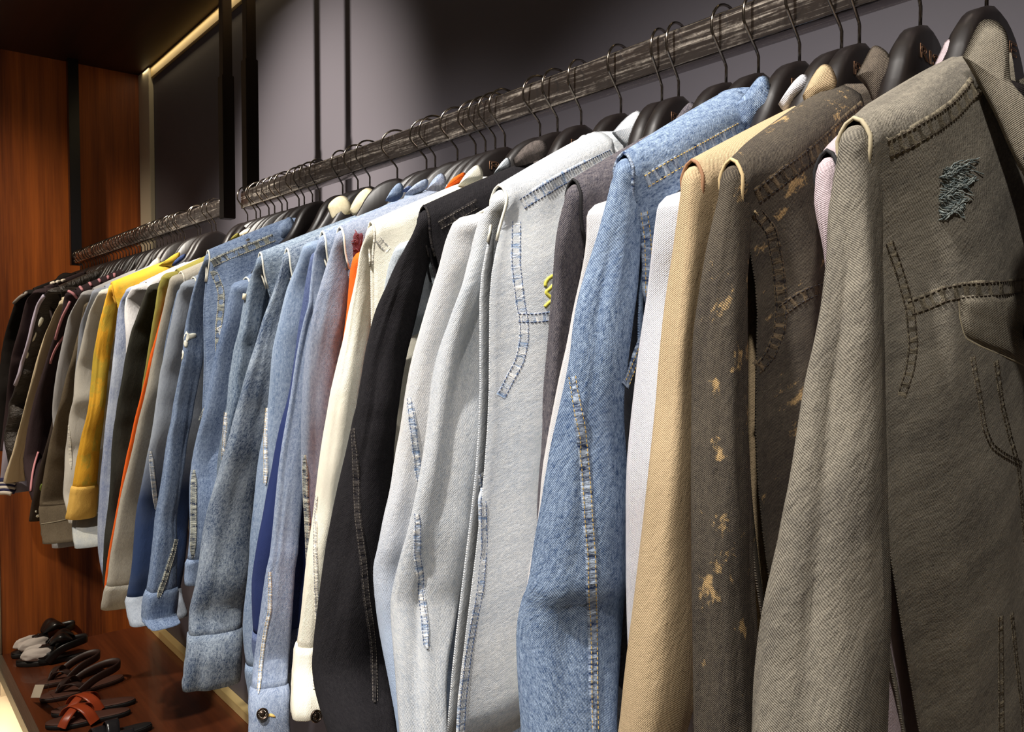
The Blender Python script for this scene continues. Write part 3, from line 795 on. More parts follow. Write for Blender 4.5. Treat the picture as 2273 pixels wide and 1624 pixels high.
GR['bleach'] = garment('denim_jacket', 'bleached grey-blue denim jacket directly right of the black jacket', 'jacket', light2,
    [(1005, 504), (998, 520), (992, 536), (984, 568), (976, 600), (966, 632), (955, 672), (947, 700), (938, 735), (922, 800), (912, 862), (900, 939), (882, 1016), (873, 1093), (864, 1140), (853, 1213), (838, 1261), (841, 1342), (854, 1423), (872, 1519), (885, 1584), (890, 1624)], None, None, -.777,
    seam=p_white, thread=th_navy, end=-.60, b=.032, a=.085, tx=.026, text=True, amp=.010,
    collar=[(1272, 325), (1287, 302), (1302, 297), (1310, 311), (1300, 325)])
GR['black'] = garment('denim_jacket', 'black denim jacket with a grey fleece collar in the middle of the rail', 'jacket', black,
    [(926, 496), (917, 520), (904, 544), (893, 568), (878, 600), (866, 640), (851, 672), (840, 700), (829, 740), (816, 788), (811, 820), (805, 860), (800, 900), (792, 924), (787, 956), (779, 988), (776, 1000), (763, 1056), (754, 1112), (746, 1160), (738, 1200), (733, 1240), (730, 1276), (723, 1332), (715, 1380), (709, 1420), (703, 1468), (707, 1508), (717, 1552), (728, 1584), (740, 1624)],
    [(973, 499), (966, 536), (955, 584), (940, 650), (925, 720), (905, 800), (890, 900), (882, 1000), (878, 1100), (880, 1200), (872, 1300), (880, 1450), (890, 1624)], None, -0.823,
    seam=s_black, thread=th_blk, end=-.60, b=.034, tx=.026, cuff=.07, amp=.008,
    collar=[(1139, 354), (1155, 333), (1172, 318), (1190, 310), (1210, 311), (1218, 333), (1204, 350), (1180, 362), (1142, 372)], colmat=fleece_g)
GR['pale'] = garment('denim_jacket', 'pale grey-blue denim jacket peeking out just left of the black shoulder', 'jacket', pale,
    [(876, 558), (872, 566), (864, 592), (858, 624), (853, 664), (850, 690), (845, 720), (836, 760), (828, 800), (824, 860), (820, 950), (800, 1060)], None, 'black', -0.859,
    seam=p_blackp, thread=th_white, end=-.42, b=.026, tx=.02,
    collar=[(1094, 388), (1112, 360), (1130, 345), (1136, 372), (1118, 388)])
GR['ivory'] = garment('denim_jacket', 'ivory white denim jacket with a dark button on its cuff, left of the black jacket', 'jacket', ivory,
    [(811, 527), (806, 538), (798, 560), (794, 592), (787, 632), (781, 664), (774, 696), (766, 748), (755, 796), (746, 836), (736, 884), (730, 924), (723, 964), (718, 996), (712, 1040), (706, 1088), (699, 1144), (690, 1192), (682, 1232), (678, 1268), (672, 1316), (666, 1372), (658, 1420), (653, 1468), (650, 1516), (648, 1560), (648, 1616)],
    [(834, 526), (826, 600), (814, 700), (807, 760), (806, 820), (803, 870), (795, 950), (780, 1050), (765, 1150), (750, 1250), (742, 1350), (738, 1450), (742, 1540), (750, 1616)], None, -.937,
    seam=s_ivory, thread=th_navy, end=-.52, b=.03, tx=.022, cuff=.075, inset_=0, waist=0, text=True,
    collar=[(1015, 414), (1035, 383), (1060, 362), (1072, 377), (1073, 400), (1045, 410)])
GR['orange'] = garment('canvas_jacket', 'bright orange canvas jacket, thin strip beside the ivory sleeve', 'jacket', orange,
    [(783, 580), (778, 600), (774, 640), (769, 680), (763, 720), (757, 756), (752, 790), (748, 820), (744, 850), (742, 900), (745, 960)], None, 'ivory', -0.96,
    seam=simple('orange_piping', (190, 70, 20), .8), end=-.4, b=.018, a=.045, tx=.016, collar=[(983, 426), (1000, 400), (1015, 389), (1032, 380), (1035, 392), (1010, 418)])
GR['ombre'] = garment('denim_jacket', 'blue denim jacket with a burgundy frayed shoulder patch left of the orange one', 'jacket', ombre,
    [(742, 536), (736, 552), (728, 580), (722, 600), (715, 624), (708, 650), (701, 672), (695, 704), (688, 740), (680, 780), (676, 836), (673, 876), (670, 920), (669, 1000), (674, 1096), (678, 1176), (680, 1240), (684, 1320), (690, 1450)], 
    [(782, 545), (779, 600), (774, 660), (766, 720), (757, 780), (750, 850), (742, 920), (734, 1000)], 'ivory', -0.984,
    seam=p_white, thread=th_white, end=-.42, b=.028, tx=.022, cuff=.06,
    collar=[(946, 423), (958, 400), (978, 382), (989, 389), (992, 409), (983, 426)], colmat=sky)
GR['sky'] = garment('denim_jacket', 'faded blue denim jacket whose narrow sleeve ends in a buttoned cuff at the bottom edge', 'jacket', sky,
    [(704, 545), (697, 562), (693, 600), (690, 640), (688, 680), (680, 704), (667, 764), (655, 840), (640, 932), (629, 1000), (622, 1050), (618, 1096), (613, 1144), (608, 1192), (605, 1232), (598, 1260), (590, 1308), (582, 1372), (574, 1428), (567, 1468), (563, 1520), (563, 1570), (561, 1613)],
    [(737, 545), (730, 570), (716, 640), (702, 700), (690, 760), (682, 830), (676, 900), (672, 960), (670, 1000), (666, 1096), (661, 1176), (658, 1260), (653, 1356), (648, 1436), (643, 1520), (643, 1558), (643, 1624)], None, -1.009,
    seam=p_white, thread=th_white, end=-.60, b=.026, tx=.022, cuff=.075,
    collar=[(897, 434), (915, 414), (940, 397), (952, 397), (950, 418), (925, 434)])
GR['deep'] = garment('denim_jacket', 'blue denim jacket with shade-darkened sleeve behind the buttoned faded sleeve', 'jacket', navy,
    [(690, 572), (684, 600), (677, 632), (668, 690), (662, 720), (653, 804), (643, 879), (624, 940), (611, 996), (602, 1050), (594, 1085), (583, 1150), (572, 1200), (562, 1260), (557, 1300), (560, 1400), (568, 1480), (576, 1560)], None, 'sky', -1.057,
    seam=p_white, thread=th_white, end=-.5, b=.024, tx=.02, cuff=.06, hidetorso=False,
    collar=[(892, 426), (906, 412), (916, 412), (914, 428)])
GR['soft'] = garment('denim_jacket', 'soft blue denim jacket with pleated sleeve between the mottled and buttoned sleeves', 'jacket', sky2,
    [(671, 554), (666, 570), (661, 585), (640, 632), (630, 664), (621, 704), (613, 740), (606, 772), (602, 812), (598, 868), (594, 910), (586, 960), (577, 1000), (570, 1048), (565, 1096), (560, 1144), (554, 1192), (551, 1240), (544, 1300), (536, 1372), (538, 1428), (545, 1478), (552, 1530), (560, 1560)], None, None, -1.12,
    seam=p_white, thread=th_white, b=.026, tx=.022, cuff=.06,
    collar=[(855, 446), (869, 420), (886, 403), (897, 412), (895, 437), (875, 450)])
GR['mott'] = garment('denim_jacket', 'mottled dark-blue denim jacket with a wide cuffed sleeve hanging lowest over the shelf', 'jacket', mott,
    [(626, 580), (622, 600), (611, 637), (600, 669), (590, 696), (579, 739), (570, 772), (560, 807), (549, 844), (541, 876), (531, 908), (523, 940), (515, 972), (507, 1000), (495, 1035), (482, 1080), (470, 1120), (461, 1159), (450, 1220), (440, 1290), (430, 1330), (423, 1354), (421, 1400), (421, 1447), (415, 1490), (410, 1523)],
    [(655, 582), (648, 640), (640, 720), (630, 800), (620, 880), (608, 960), (595, 1040), (582, 1120), (573, 1200), (564, 1280), (555, 1360), (548, 1430), (547, 1529)], None, -1.146,
    seam=p_white, thread=th_white, b=.034, tx=.022, cuff=.095, amp=.007)
GR['stone'] = garment('denim_jacket', 'stonewashed denim jacket with a frayed cream shoulder edge, left of the mottled sleeve', 'jacket', stone,
    [(567, 588), (562, 600), (558, 608), (549, 640), (539, 680), (536, 704), (530, 740), (520, 772), (517, 804), (510, 844), (508, 876), (506, 900), (501, 924), (496, 956), (487, 1000), (482, 1040), (482, 1090), (490, 1150), (500, 1250)], 
    [(590, 590), (590, 640), (588, 700), (582, 760), (570, 820), (556, 880), (544, 940), (530, 1000)], 'mott', -1.239,
    seam=p_white, thread=th_white, end=-.42, b=.026, tx=.022)
GR['sherpa'] = garment('denim_jacket', 'denim jacket with a round cream fleece collar, right one of the two fleece collars', 'jacket', deep,
    [(600, 600), (590, 640), (575, 700), (565, 760), (556, 820), (548, 900), (540, 1000)], None, 'stone', -1.336, end=-.4, b=.016, tx=.018, ys=.56, far=True,
    collar=[(775, 468), (779, 454), (797, 426), (817, 414), (835, 426), (840, 449), (830, 470), (786, 482)], colmat=fleece_w, cx=.03)
GR['sherpa2'] = garment('denim_jacket', 'denim jacket with a cream fleece collar, left one of the two fleece collars', 'jacket', deep,
    [(570, 620), (560, 660), (550, 720), (540, 780), (532, 850), (525, 930)], None, 'stone', -1.381, end=-.4, b=.016, tx=.018, ys=.56, far=True,
    collar=[(727, 462), (729, 452), (746, 437), (763, 433), (777, 443), (782, 470), (766, 488), (740, 497)], colmat=fleece_w, cx=.03)
GR['xden'] = garment('denim_jacket', 'denim jacket with a rope-stitched sleeve in the dark gap left of the mottled sleeve', 'jacket', deep,
    [(512, 640), (500, 700), (478, 790), (466, 850), (452, 920), (436, 980), (425, 1042), (423, 1111), (424, 1166), (421, 1220), (418, 1249), (416, 1296)], None, None, -1.541,
    seam=p_white, thread=th_white, b=.022, tx=.018, cuff=.05, a=.06, ys=.55)
GR['paint'] = garment('denim_jacket', 'blue denim jacket splashed with white paint, a black tape across its shoulder', 'jacket', deep,
    [(452, 580), (450, 585), (446, 593), (439, 610), (433, 628), (427, 647), (422, 666), (417, 691), (412, 715), (408, 740), (402, 804), (395, 836), (389, 868), (382, 900), (378, 932), (371, 964), (366, 996), (359, 1055), (351, 1111), (344, 1148), (339, 1194), (333, 1240), (327, 1290), (320, 1330), (313, 1375), (320, 1386), (335, 1391)],
    [(468, 585), (461, 622), (451, 660), (444, 697), (438, 734), (432, 788), (426, 836), (421, 884), (415, 932), (410, 980), (400, 1074), (392, 1148), (394, 1185), (396, 1240), (394, 1300), (392, 1391)], None, -1.575,
    seam=p_white, thread=th_white, b=.028, tx=.024, front=.02, inset_=-.01, waist=-.03, cuff=.05, rise=.075,
    collar=[(612, 520), (614, 503), (632, 488), (640, 480), (650, 483), (658, 512), (640, 524), (622, 538)], cx=.03)
GR['dip'] = garment('denim_jacket', 'grey-blue dip-dyed denim jacket dark at the cuff, left of the paint-splashed one', 'jacket', dipd,
    [(400, 637), (392, 660), (386, 691), (381, 722), (373, 759), (366, 796), (358, 828), (352, 868), (346, 900), (341, 940), (334, 980), (329, 1000), (322, 1037), (311, 1092), (303, 1129), (298, 1176), (294, 1231), (289, 1277), (283, 1310), (280, 1330), (286, 1360), (292, 1386)], None, None, -1.64,
    seam=p_white, thread=th_white, b=.024, tx=.02, cuff=.045, a=.055)
GR['strip'] = garment('denim_jacket', 'narrow strip of a mid-blue denim jacket between the beige and the dip-dyed sleeves', 'jacket', deep,
    [(392, 650), (384, 680), (375, 715), (366, 759), (360, 800), (354, 850), (352, 950)], None, 'dip', -1.7, end=-.4, b=.016, tx=.014, far=True)
GR['beige'] = garment('denim_jacket', 'beige-grey denim jacket with a pale cuff beside the thin orange strip', 'jacket', beige,
    [(376, 624), (374, 635), (369, 653), (364, 678), (359, 697), (353, 728), (347, 759), (342, 780), (334, 820), (326, 860), (317, 900), (309, 932), (301, 972), (292, 1009), (281, 1055), (270, 1102), (261, 1148), (254, 1194), (246, 1240), (241, 1288), (235, 1320), (230, 1351)], None, None, -1.728,
    seam=s_ivory, thread=th_blk, b=.022, tx=.018, cuff=.05, a=.05)
GR['rust'] = garment('jacket', 'rust-orange jacket, the thin strip left of the beige-grey denim sleeve', 'jacket', orange,
    [(361, 690), (352, 722), (343, 759), (334, 788), (326, 828), (317, 860), (310, 892), (302, 924), (293, 964), (286, 996), (283, 1006), (274, 1055), (263, 1111), (254, 1166), (242, 1222), (236, 1268), (232, 1300), (232, 1316)], None, None, -1.768, b=.014, tx=.012, far=True)
GR['olg'] = garment('cotton_jacket', 'olive-green cotton jacket between the black corduroy and beige denim', 'jacket', oliveg,
    [(357, 618), (352, 630), (348, 653), (346, 678), (342, 703), (338, 728), (333, 759), (328, 788), (325, 809), (318, 844), (314, 868), (312, 920)], None, 'beige', -1.8,
    end=-.4, b=.018, tx=.015, far=True, seam=simple('olive_piping', (96, 88, 36), .8),
    collar=[(509, 536), (518, 524), (530, 514), (533, 526), (522, 536)])
GR['cord'] = garment('corduroy_jacket', 'black corduroy jacket with long sleeve, left of the olive-green one', 'jacket', blackc,
    [(326, 643), (321, 655), (315, 672), (306, 697), (300, 715), (292, 734), (287, 759), (278, 796), (274, 828), (269, 860), (262, 892), (258, 924), (253, 948), (250, 980), (248, 1000), (246, 1055), (242, 1111), (237, 1148), (233, 1185), (230, 1231), (228, 1277), (230, 1300)], None, None, -1.85,
    b=.022, tx=.018, a=.06, collar=[(520, 528), (540, 510), (558, 502), (578, 509), (560, 522), (535, 530)], colmat=cream)

# ------------------------------------------------------------------ garments of the shorter rail
GR['mono'] = garment('cotton_jacket', 'grey jacket with black side panel behind the black corduroy one', 'jacket', lgrey,
    [(290, 643), (281, 655), (277, 672), (276, 691), (277, 715), (280, 740), (281, 780), (280, 850)], None, 'cord', -2.144, end=-.3, b=.016, tx=.014, far=True)
GR['acid'] = garment('denim_jacket', 'blue and white tie-dyed denim jacket right of the yellow one', 'jacket', acid,
    [(278, 647), (274, 655), (266, 668), (260, 690), (257, 715), (254, 747), (250, 780), (246, 820), (242, 852), (239, 874), (236, 905), (232, 940), (227, 997), (223, 1037), (220, 1068), (219, 1105), (217, 1135), (215, 1179), (215, 1222), (219, 1250), (226, 1283)], None, None, -2.175, b=.02, tx=.015, far=True,
    collar=[(381, 590), (395, 572), (413, 560), (412, 575), (395, 590)], colmat=cloth('navy_cloth', (36, 48, 84), (60, 74, 112)))
GR['yellow'] = garment('suede_jacket', 'mustard yellow jacket with olive patches, the only yellow one', 'jacket', mustard,
    [(240, 644), (237, 655), (233, 668), (228, 692), (222, 717), (218, 742), (212, 772), (208, 797), (206, 825), (203, 855), (200, 892), (196, 917), (190, 942), (183, 966), (177, 997), (172, 1018), (166, 1062), (160, 1092), (156, 1115), (153, 1135), (150, 1151)],
    [(258, 655), (256, 700), (251, 759), (247, 800), (241, 845), (237, 890), (234, 935), (229, 970), (225, 1000), (220, 1074), (218, 1131), (215, 1180)], None, -2.262,
    b=.024, tx=.016, cuff=.085, cuffmat=cloth('pale_mustard', (222, 172, 80), (240, 196, 104), 0, .2, .15, .1), seam=simple('mustard_piping', (190, 140, 40), .8),
    collar=[(352, 590), (372, 575), (390, 562), (402, 558), (398, 575), (380, 588)])
GR['patchw'] = garment('denim_jacket', 'pale patchwork denim jacket whose hem shows below the yellow cuff', 'jacket', patchw,
    [(232, 680), (222, 760), (213, 840), (205, 910), (190, 985), (176, 1060), (164, 1120), (158, 1165), (160, 1190), (165, 1216)], None, None, -2.286, b=.018, tx=.014, far=True)
GR['offw'] = garment('canvas_jacket', 'off-white canvas jacket immediately left of the yellow one', 'jacket', offw,
    [(218, 652), (213, 660), (207, 672), (197, 692), (191, 711), (182, 742), (176, 772), (171, 797), (167, 812), (164, 849), (163, 886), (158, 905), (154, 923), (151, 954), (148, 979), (144, 1000), (143, 1049), (140, 1080), (139, 1102), (145, 1123), (149, 1142), (151, 1160)], None, None, -2.40,
    b=.022, tx=.016, cuff=.0, far=False, collar=[(315, 606), (330, 592), (349, 569), (356, 574), (358, 588), (340, 602)])
GR['bgrey'] = garment('shirt', 'blue-grey shirt left of the off-white canvas jacket', 'shirt', bgrey,
    [(203, 650), (198, 668), (192, 680), (185, 699), (177, 717), (172, 742), (170, 772), (167, 797), (165, 812), (163, 849), (161, 899), (156, 960)], None, 'offw', -2.46, end=-.4, b=.016, tx=.014, far=True)
GR['taupe'] = garment('denim_jacket', 'taupe brown denim jacket with a stitched cuff, left of the off-white jacket', 'jacket', taupe,
    [(186, 680), (176, 730), (164, 780), (154, 815), (148, 831), (140, 868), (134, 899), (124, 929), (118, 954), (111, 985), (107, 1012), (102, 1037), (97, 1068), (92, 1099), (89, 1117), (91, 1135), (94, 1166), (97, 1190), (100, 1205)], None, None, -2.52,
    b=.024, tx=.016, cuff=.085, a=.062, seam=s_olive, thread=th_grey)
GR['lgrey'] = garment('shirt', 'light grey shirt hanging over the dark navy sleeve with pink piping', 'shirt', lgrey,
    [(178, 655), (172, 664), (165, 679), (154, 696), (148, 717), (142, 748), (134, 785), (129, 812), (123, 849), (118, 886), (116, 917), (118, 935)], None, 'taupe', -2.60, b=.02, tx=.016, far=True)
GR['patch'] = garment('cotton_jacket', 'dark brown jacket with green and white patches near the cuff', 'jacket', brown,
    [(160, 700), (158, 760), (154, 800), (144, 837), (134, 868), (126, 899), (118, 923), (111, 954), (103, 985), (96, 1006), (86, 1043), (79, 1074), (73, 1105), (68, 1123), (64, 1156)], None, None, -2.70, b=.02, tx=.016, a=.062, far=True)
GR['plum'] = garment('bomber_jacket', 'dark navy and plum bomber jacket with pink piping', 'jacket', plum,
    [(144, 655), (140, 668), (138, 686), (130, 711), (123, 735), (111, 766), (101, 797), (86, 847), (75, 886), (66, 923), (59, 960), (54, 992), (50, 1020), (52, 1045), (58, 1068), (62, 1089), (69, 1110)], None, None, -2.80, b=.024, tx=.016, a=.062)
GR['cream'] = garment('cotton_jacket', 'cream cotton jacket flaring at the sleeve end near the left edge', 'jacket', cream,
    [(130, 676), (127, 682), (121, 691), (111, 715), (98, 742), (89, 770), (81, 797), (74, 825), (64, 862), (54, 901), (46, 933), (37, 966), (28, 1000), (23, 1016), (16, 1037), (9, 1056), (6, 1070)],
    [(146, 676), (133, 700), (120, 740), (105, 790), (98, 800), (79, 869), (66, 923), (59, 960), (52, 997), (50, 1012), (54, 1043), (60, 1068), (62, 1085)], None, -2.95, b=.026, tx=.016)
GR['leather'] = garment('leather_jacket', 'crinkled black leather jacket with lilac piping left of the cream sleeve', 'jacket', leather,
    [(104, 648), (95, 655), (85, 669), (79, 686), (74, 711), (67, 742), (58, 772), (49, 797), (46, 805), (42, 834), (33, 853), (28, 874), (17, 896), (18, 911), (14, 935), (7, 966), (9, 991), (12, 1005), (15, 1028), (17, 1040)], None, None, -3.15, b=.026, tx=.016, ys=.52)
GR['lav'] = garment('bomber_jacket', 'lavender bomber jacket with a navy and white striped knit cuff at the left edge', 'jacket', lav,
    [(88, 690), (70, 720), (58, 770), (44, 840), (26, 900), (12, 950), (5, 1000), (2, 1040), (0, 1066), (2, 1094)], None, 'leather', -3.25, b=.022, tx=.016, ys=.52, far=True, a=.05)
GR['plum2'] = garment('bomber_jacket', 'dark plum satin jacket embroidered in white along the shoulder', 'jacket', plum,
    [(72, 650), (58, 664), (50, 692), (41, 729), (30, 766), (21, 800), (14, 874), (9, 923), (5, 972), (1, 1000)], None, 'leather', -3.45, end=-.42, b=.024, tx=.016, ys=.5)
GR['jet'] = garment('bomber_jacket', 'black satin jacket with cream piping, last jacket at the wooden wall', 'jacket', jet,
    [(50, 652), (43, 654), (33, 670), (25, 698), (11, 742), (2, 795), (-3, 850), (-6, 1000)], None, None, -3.6, end=-.42, b=.024, tx=.016, ys=.5,
    collar=[(118, 626), (136, 604), (160, 606), (172, 612), (160, 630)], cy=.66)

# bare or buried hangers the photograph shows only as hooks
for x in (-.640, -1.442, -1.614, -1.875, -1.928):
    hanger(x, {-.640: 'dark wooden hanger close behind the lettered hanger of the charcoal jacket', -1.442: 'dark wooden hanger left of the two fleece collars',
               -1.614: 'dark wooden hanger just left of the paint-splashed jacket hanger', -1.875: 'dark wooden hanger second from the left end of the long rail',
               -1.928: 'dark wooden hanger at the very left end of the long rail'}[x])
for x in [-2.43, -2.49, -2.56, -2.63, -2.665, -2.74, -2.77, -2.84, -2.88, -2.915, -2.99, -3.03, -3.07, -3.11, -3.20, -3.29, -3.33, -3.37, -3.41, -3.50, -3.54, -3.65, -3.70, -3.745]:
    hanger(x, 'dark wooden hanger in the dense crowd of hooks on the shorter rail', 'crowded hangers on the shorter rail')

# ------------------------------------------------------------------ sewing details, dropped on to the cloth they belong to
def piping(g, pl, r, mat, name='piping', lift=.5, step=6):
    T = trace(g, pl, step)
    if len(T) > 2: return tube(name, [p + n * r * lift for p, n in T], r, mat, g.e, 6)
g = GR['olive']
seam_strip(g, [(1968, 330), (2015, 310), (2074, 275), (2118, 243), (2163, 192)], .016, s_olive, th_olive)
seam_strip(g, [(2018, 684), (2059, 670), (2091, 654), (2138, 645), (2200, 641), (2290, 634)], .014, s_olive, th_olive)
piping(g, [(2018, 693), (2059, 679), (2091, 664), (2138, 655), (2200, 650), (2290, 643)], .0012, p_olive)
seam_strip(g, [(1970, 537), (1995, 607), (2018, 683), (2026, 766), (2018, 820), (1998, 880)], .008, s_olive, th_olive)
fl = patch(g, [(2123, 656), (2124, 680), (2126, 706), (2138, 748), (2170, 764), (2202, 778), (2243, 796), (2268, 808), (2300, 780), (2330, 740), (2330, 650), (2220, 650)], oliveC, 'pocket_flap', .0035)
piping(g, [(2123, 660), (2126, 706), (2138, 750), (2170, 767), (2202, 781), (2243, 799), (2268, 811)], .0014, p_olive)
button(g, (2256, 738), .0085, lift=.0075)
seam_strip(g, [(2154, 790), (2162, 840), (2173, 899), (2180, 950), (2196, 989), (2225, 1010), (2263, 1029)], .005, s_olive, th_olive, st=.0004)
seam_strip(g, [(2205, 800), (2219, 900), (2236, 970), (2254, 1034), (2263, 1130), (2272, 1212), (2273, 1400)], .007, s_olive, th_olive, st=.0004)
seam_strip(g, [(2216, 1364), (2217, 1450), (2219, 1624)], .006, s_olive, th_olive, st=.0004)
seam_strip(g, [(2240, 1359), (2250, 1460), (2263, 1569), (2266, 1624)], .006, s_olive, th_olive, st=.0004)
# torn patch: dark backing, loose threads across it
rip = [(2100, 372), (2114, 350), (2128, 362), (2148, 372), (2160, 395), (2164, 420), (2175, 445), (2160, 474), (2150, 470), (2128, 480), (2110, 498), (2094, 478), (2098, 455), (2080, 430), (2084, 412), (2070, 398)]
rp = patch(g, rip, simple('torn_backing', (44, 48, 50), .95), 'torn_patch', .0012, rough=2)
thr = [simple('frayed_thread_pale', (168, 176, 172), .9), simple('frayed_thread_grey', (116, 128, 128), .9)]
random.seed(11)
for m_ in range(2):
    Vall, Fall = [], []
    for q in range(44):
        y0 = 372 + q * 2.6 + random.uniform(-2, 2); xa = 2086 + random.uniform(-8, 10) + (6 if q < 8 else 0); xb = xa + random.uniform(30, 74); 
        if y0 > 450: xb = min(xb, 2135)
        P = [(xa + (xb - xa) * t / 7, y0 + 9 * math.sin(t * .7 + q * .35) + random.uniform(-1.5, 1.5) - 8 * t / 7) for t in range(8)]
        T = [cast(g, p) for p in P]; T = [t for t in T if t]
        if len(T) < 4: continue
        pts = [p + n * (.0024 + .001 * math.sin(i * 2 + q)) for i, (p, n) in enumerate(T)]; b_ = len(Vall); r_ = .00042
        for i, p in enumerate(pts):
            t = (pts[min(i + 1, len(pts) - 1)] - pts[max(i - 1, 0)]).normalized(); s1 = t.cross(Vector((.4, -.9, 0))).normalized(); s2 = t.cross(s1)
            Vall += [p + s1 * r_, p + s2 * r_, p - s1 * r_, p - s2 * r_]
        for i in range(len(pts) - 1):
            for c_ in range(4): Fall.append((b_ + i * 4 + c_, b_ + i * 4 + (c_ + 1) % 4, b_ + i * 4 + 4 + (c_ + 1) % 4, b_ + i * 4 + 4 + c_))
    tagp(link('loose_threads', mesh_of('loose_threads', Vall, Fall), thr[m_], g.e), kind='stuff')

g = GR['gilt']
seam_strip(g, [(1676, 436), (1718, 406), (1807, 337), (1881, 270), (1925, 234)], .016, s_gilt, th_blk)
seam_strip(g, [(1674, 467), (1709, 511), (1725, 591), (1733, 670), (1728, 735), (1709, 785), (1677, 820)], .012, s_gilt, th_blk)
seam_strip(g, [(1734, 689), (1773, 661), (1804, 645), (1836, 638)], .012, s_gilt, th_blk)
piping(g, [(1672, 468), (1700, 500), (1716, 560), (1722, 620), (1734, 690)], .0012, simple('gilt_piping', (196, 172, 128), .8))
g = GR['mid']
seam_strip(g, [(1432, 402), (1512, 356), (1574, 322), (1641, 285)], .016, s_mid, th_gold)
seam_strip(g, [(1426, 470), (1434, 523), (1437, 600), (1437, 662), (1431, 708)], .011, s_mid, th_gold)
seam_strip(g, [(1425, 754), (1400, 815), (1386, 856)], .010, s_mid, th_gold)
seam_strip(g, [(1273, 835), (1280, 880), (1287, 930), (1294, 1000), (1300, 1060), (1305, 1130), (1312, 1240), (1314, 1333), (1316, 1450), (1317, 1550), (1318, 1624)], .0105, s_mid, th_gold, name='sleeve_seam')
g = GR['light']
seam_strip(g, [(1158, 453), (1235, 405), (1312, 365), (1373, 335)], .016, s_light, th_navy)
seam_strip(g, [(1146, 492), (1145, 585), (1156, 677), (1163, 708), (1164, 754), (1154, 800), (1129, 846), (1111, 880)], .013, s_light, th_navy)
seam_strip(g, [(1151, 705), (1185, 706), (1235, 700)], .013, s_light, th_navy)
seam_strip(g, [(928, 1140), (926, 1229), (935, 1300), (941, 1358), (948, 1439)], .009, s_light, th_navy, name='sleeve_seam')
seam_strip(g, [(1066, 1050), (1071, 1120), (1073, 1209), (1066, 1300), (1050, 1380), (1038, 1450), (1026, 1550), (1022, 1624)], .010, s_light, th_navy)
yel = simple('yellow_embroidery', (204, 196, 76), .6)
for pl in ([(1226, 612), (1216, 618), (1209, 628), (1210, 636)], [(1226, 634), (1218, 642), (1209, 648), (1217, 656), (1224, 662)], [(1226, 666), (1216, 672), (1208, 681)]):
    piping(g, pl, .0022, yel, 'embroidery', step=3)
g = GR['bleach']
seam_strip(g, [(911, 883), (921, 985), (928, 1040), (937, 1090)], .009, s_light, th_navy, name='sleeve_seam')
g = GR['black']
seam_strip(g, [(786, 950), (789, 1000), (792, 1080), (795, 1144), (806, 1240), (813, 1326), (822, 1384), (828, 1440), (830, 1500), (831, 1560)], .010, s_black, th_grey, name='sleeve_seam', st=.0003)
seam_strip(g, [(975, 500), (1016, 478), (1060, 452)], .013, s_black, th_grey, st=.0003)
g = GR['ivory']
seam_strip(g, [(706, 1100), (702, 1144), (701, 1208), (702, 1324), (703, 1372), (700, 1440), (696, 1530)], .0065, s_ivory, th_navy, name='sleeve_seam', st=.0003)
seam_strip(g, [(838, 530), (850, 545), (862, 556)], .012, s_ivory, th_navy, st=.0003)
button(g, (699, 1588), .0085)
for gg, c in (('ivory', (718, 1590)), ('sky', (602, 1587))):
    patch(GR[gg], [(c[0] - 9, c[1] - 2), (c[0], c[1] - 5), (c[0] + 9, c[1] + 1), (c[0] + 10, c[1] + 5), (c[0], c[1] + 3), (c[0] - 9, c[1] + 3)], th_gold, 'buttonhole', .0012, K=2)
g = GR['sky']
seam_strip(g, [(600, 1268), (599, 1356), (590, 1396), (584, 1436), (579, 1484), (574, 1540)], .006, s_light, th_gold, name='sleeve_seam', st=.0004)
button(g, (582, 1584), .0085)
g = GR['ombre']
seam_strip(g, [(677, 1008), (679, 1096), (683, 1160), (685, 1224), (688, 1300)], .010, s_deep, th_white, name='sleeve_seam', st=.0003)
patch(g, [(782, 540), (783, 522), (788, 514), (796, 520), (806, 518), (806, 534), (800, 552), (790, 570), (783, 575)], simple('burgundy_fray', (92, 40, 48), .95), 'frayed_patch', .003, rough=2.5)
for q in range(10):
    a = (784 + random.uniform(0, 20), 516 + random.uniform(0, 44)); piping(g, [a, (a[0] + random.uniform(-7, 7), a[1] + random.uniform(-9, 9)), (a[0] + random.uniform(-9, 9), a[1] + random.uniform(-12, 4))], .0006, simple('burgundy_thread', (120, 60, 66), .9), 'frayed_thread', 6, 3)
g = GR['soft']
seam_strip(g, [(594, 905), (591, 948), (590, 996), (591, 1036), (590, 1075)], .008, s_light, th_gold, name='sleeve_seam', st=.0004)
g = GR['stone']
seam_strip(g, [(503, 915), (500, 960), (498, 1000), (497, 1030)], .010, s_light, th_gold, name='sleeve_seam', st=.0004)
piping(g, [(578, 556), (566, 580), (556, 600), (550, 625), (544, 665)], .0035, simple('frayed_cream_edge', (206, 194, 166), .9), 'frayed_edge')
g = GR['xden']
seam_strip(g, [(431, 1042), (430, 1111), (430, 1185), (427, 1236)], .012, s_deep, th_white, name='sleeve_seam', st=.0003)
g = GR['paint']
seam_strip(g, [(470, 585), (482, 579), (528, 560), (568, 545), (608, 528)], .018, s_deep, th_white)
seam_strip(g, [(474, 600), (483, 622), (492, 647), (491, 684), (486, 722), (485, 772), (490, 807)], .016, s_deep, th_white)
seam_strip(g, [(484, 737), (500, 726), (530, 722)], .018, s_light, th_gold)
seam_strip(g, [(480, 870), (469, 892), (453, 924), (440, 956), (427, 988), (415, 1030)], .016, s_deep, th_white)
seam_strip(g, [(390, 1196), (383, 1230), (375, 1254), (364, 1290), (350, 1325)], .012, s_deep, th_white, name='sleeve_seam')
patch(g, [(541, 530), (556, 524), (562, 545), (548, 552)], simple('black_tape', (44, 42, 38), .5), 'tape', .002, K=2)
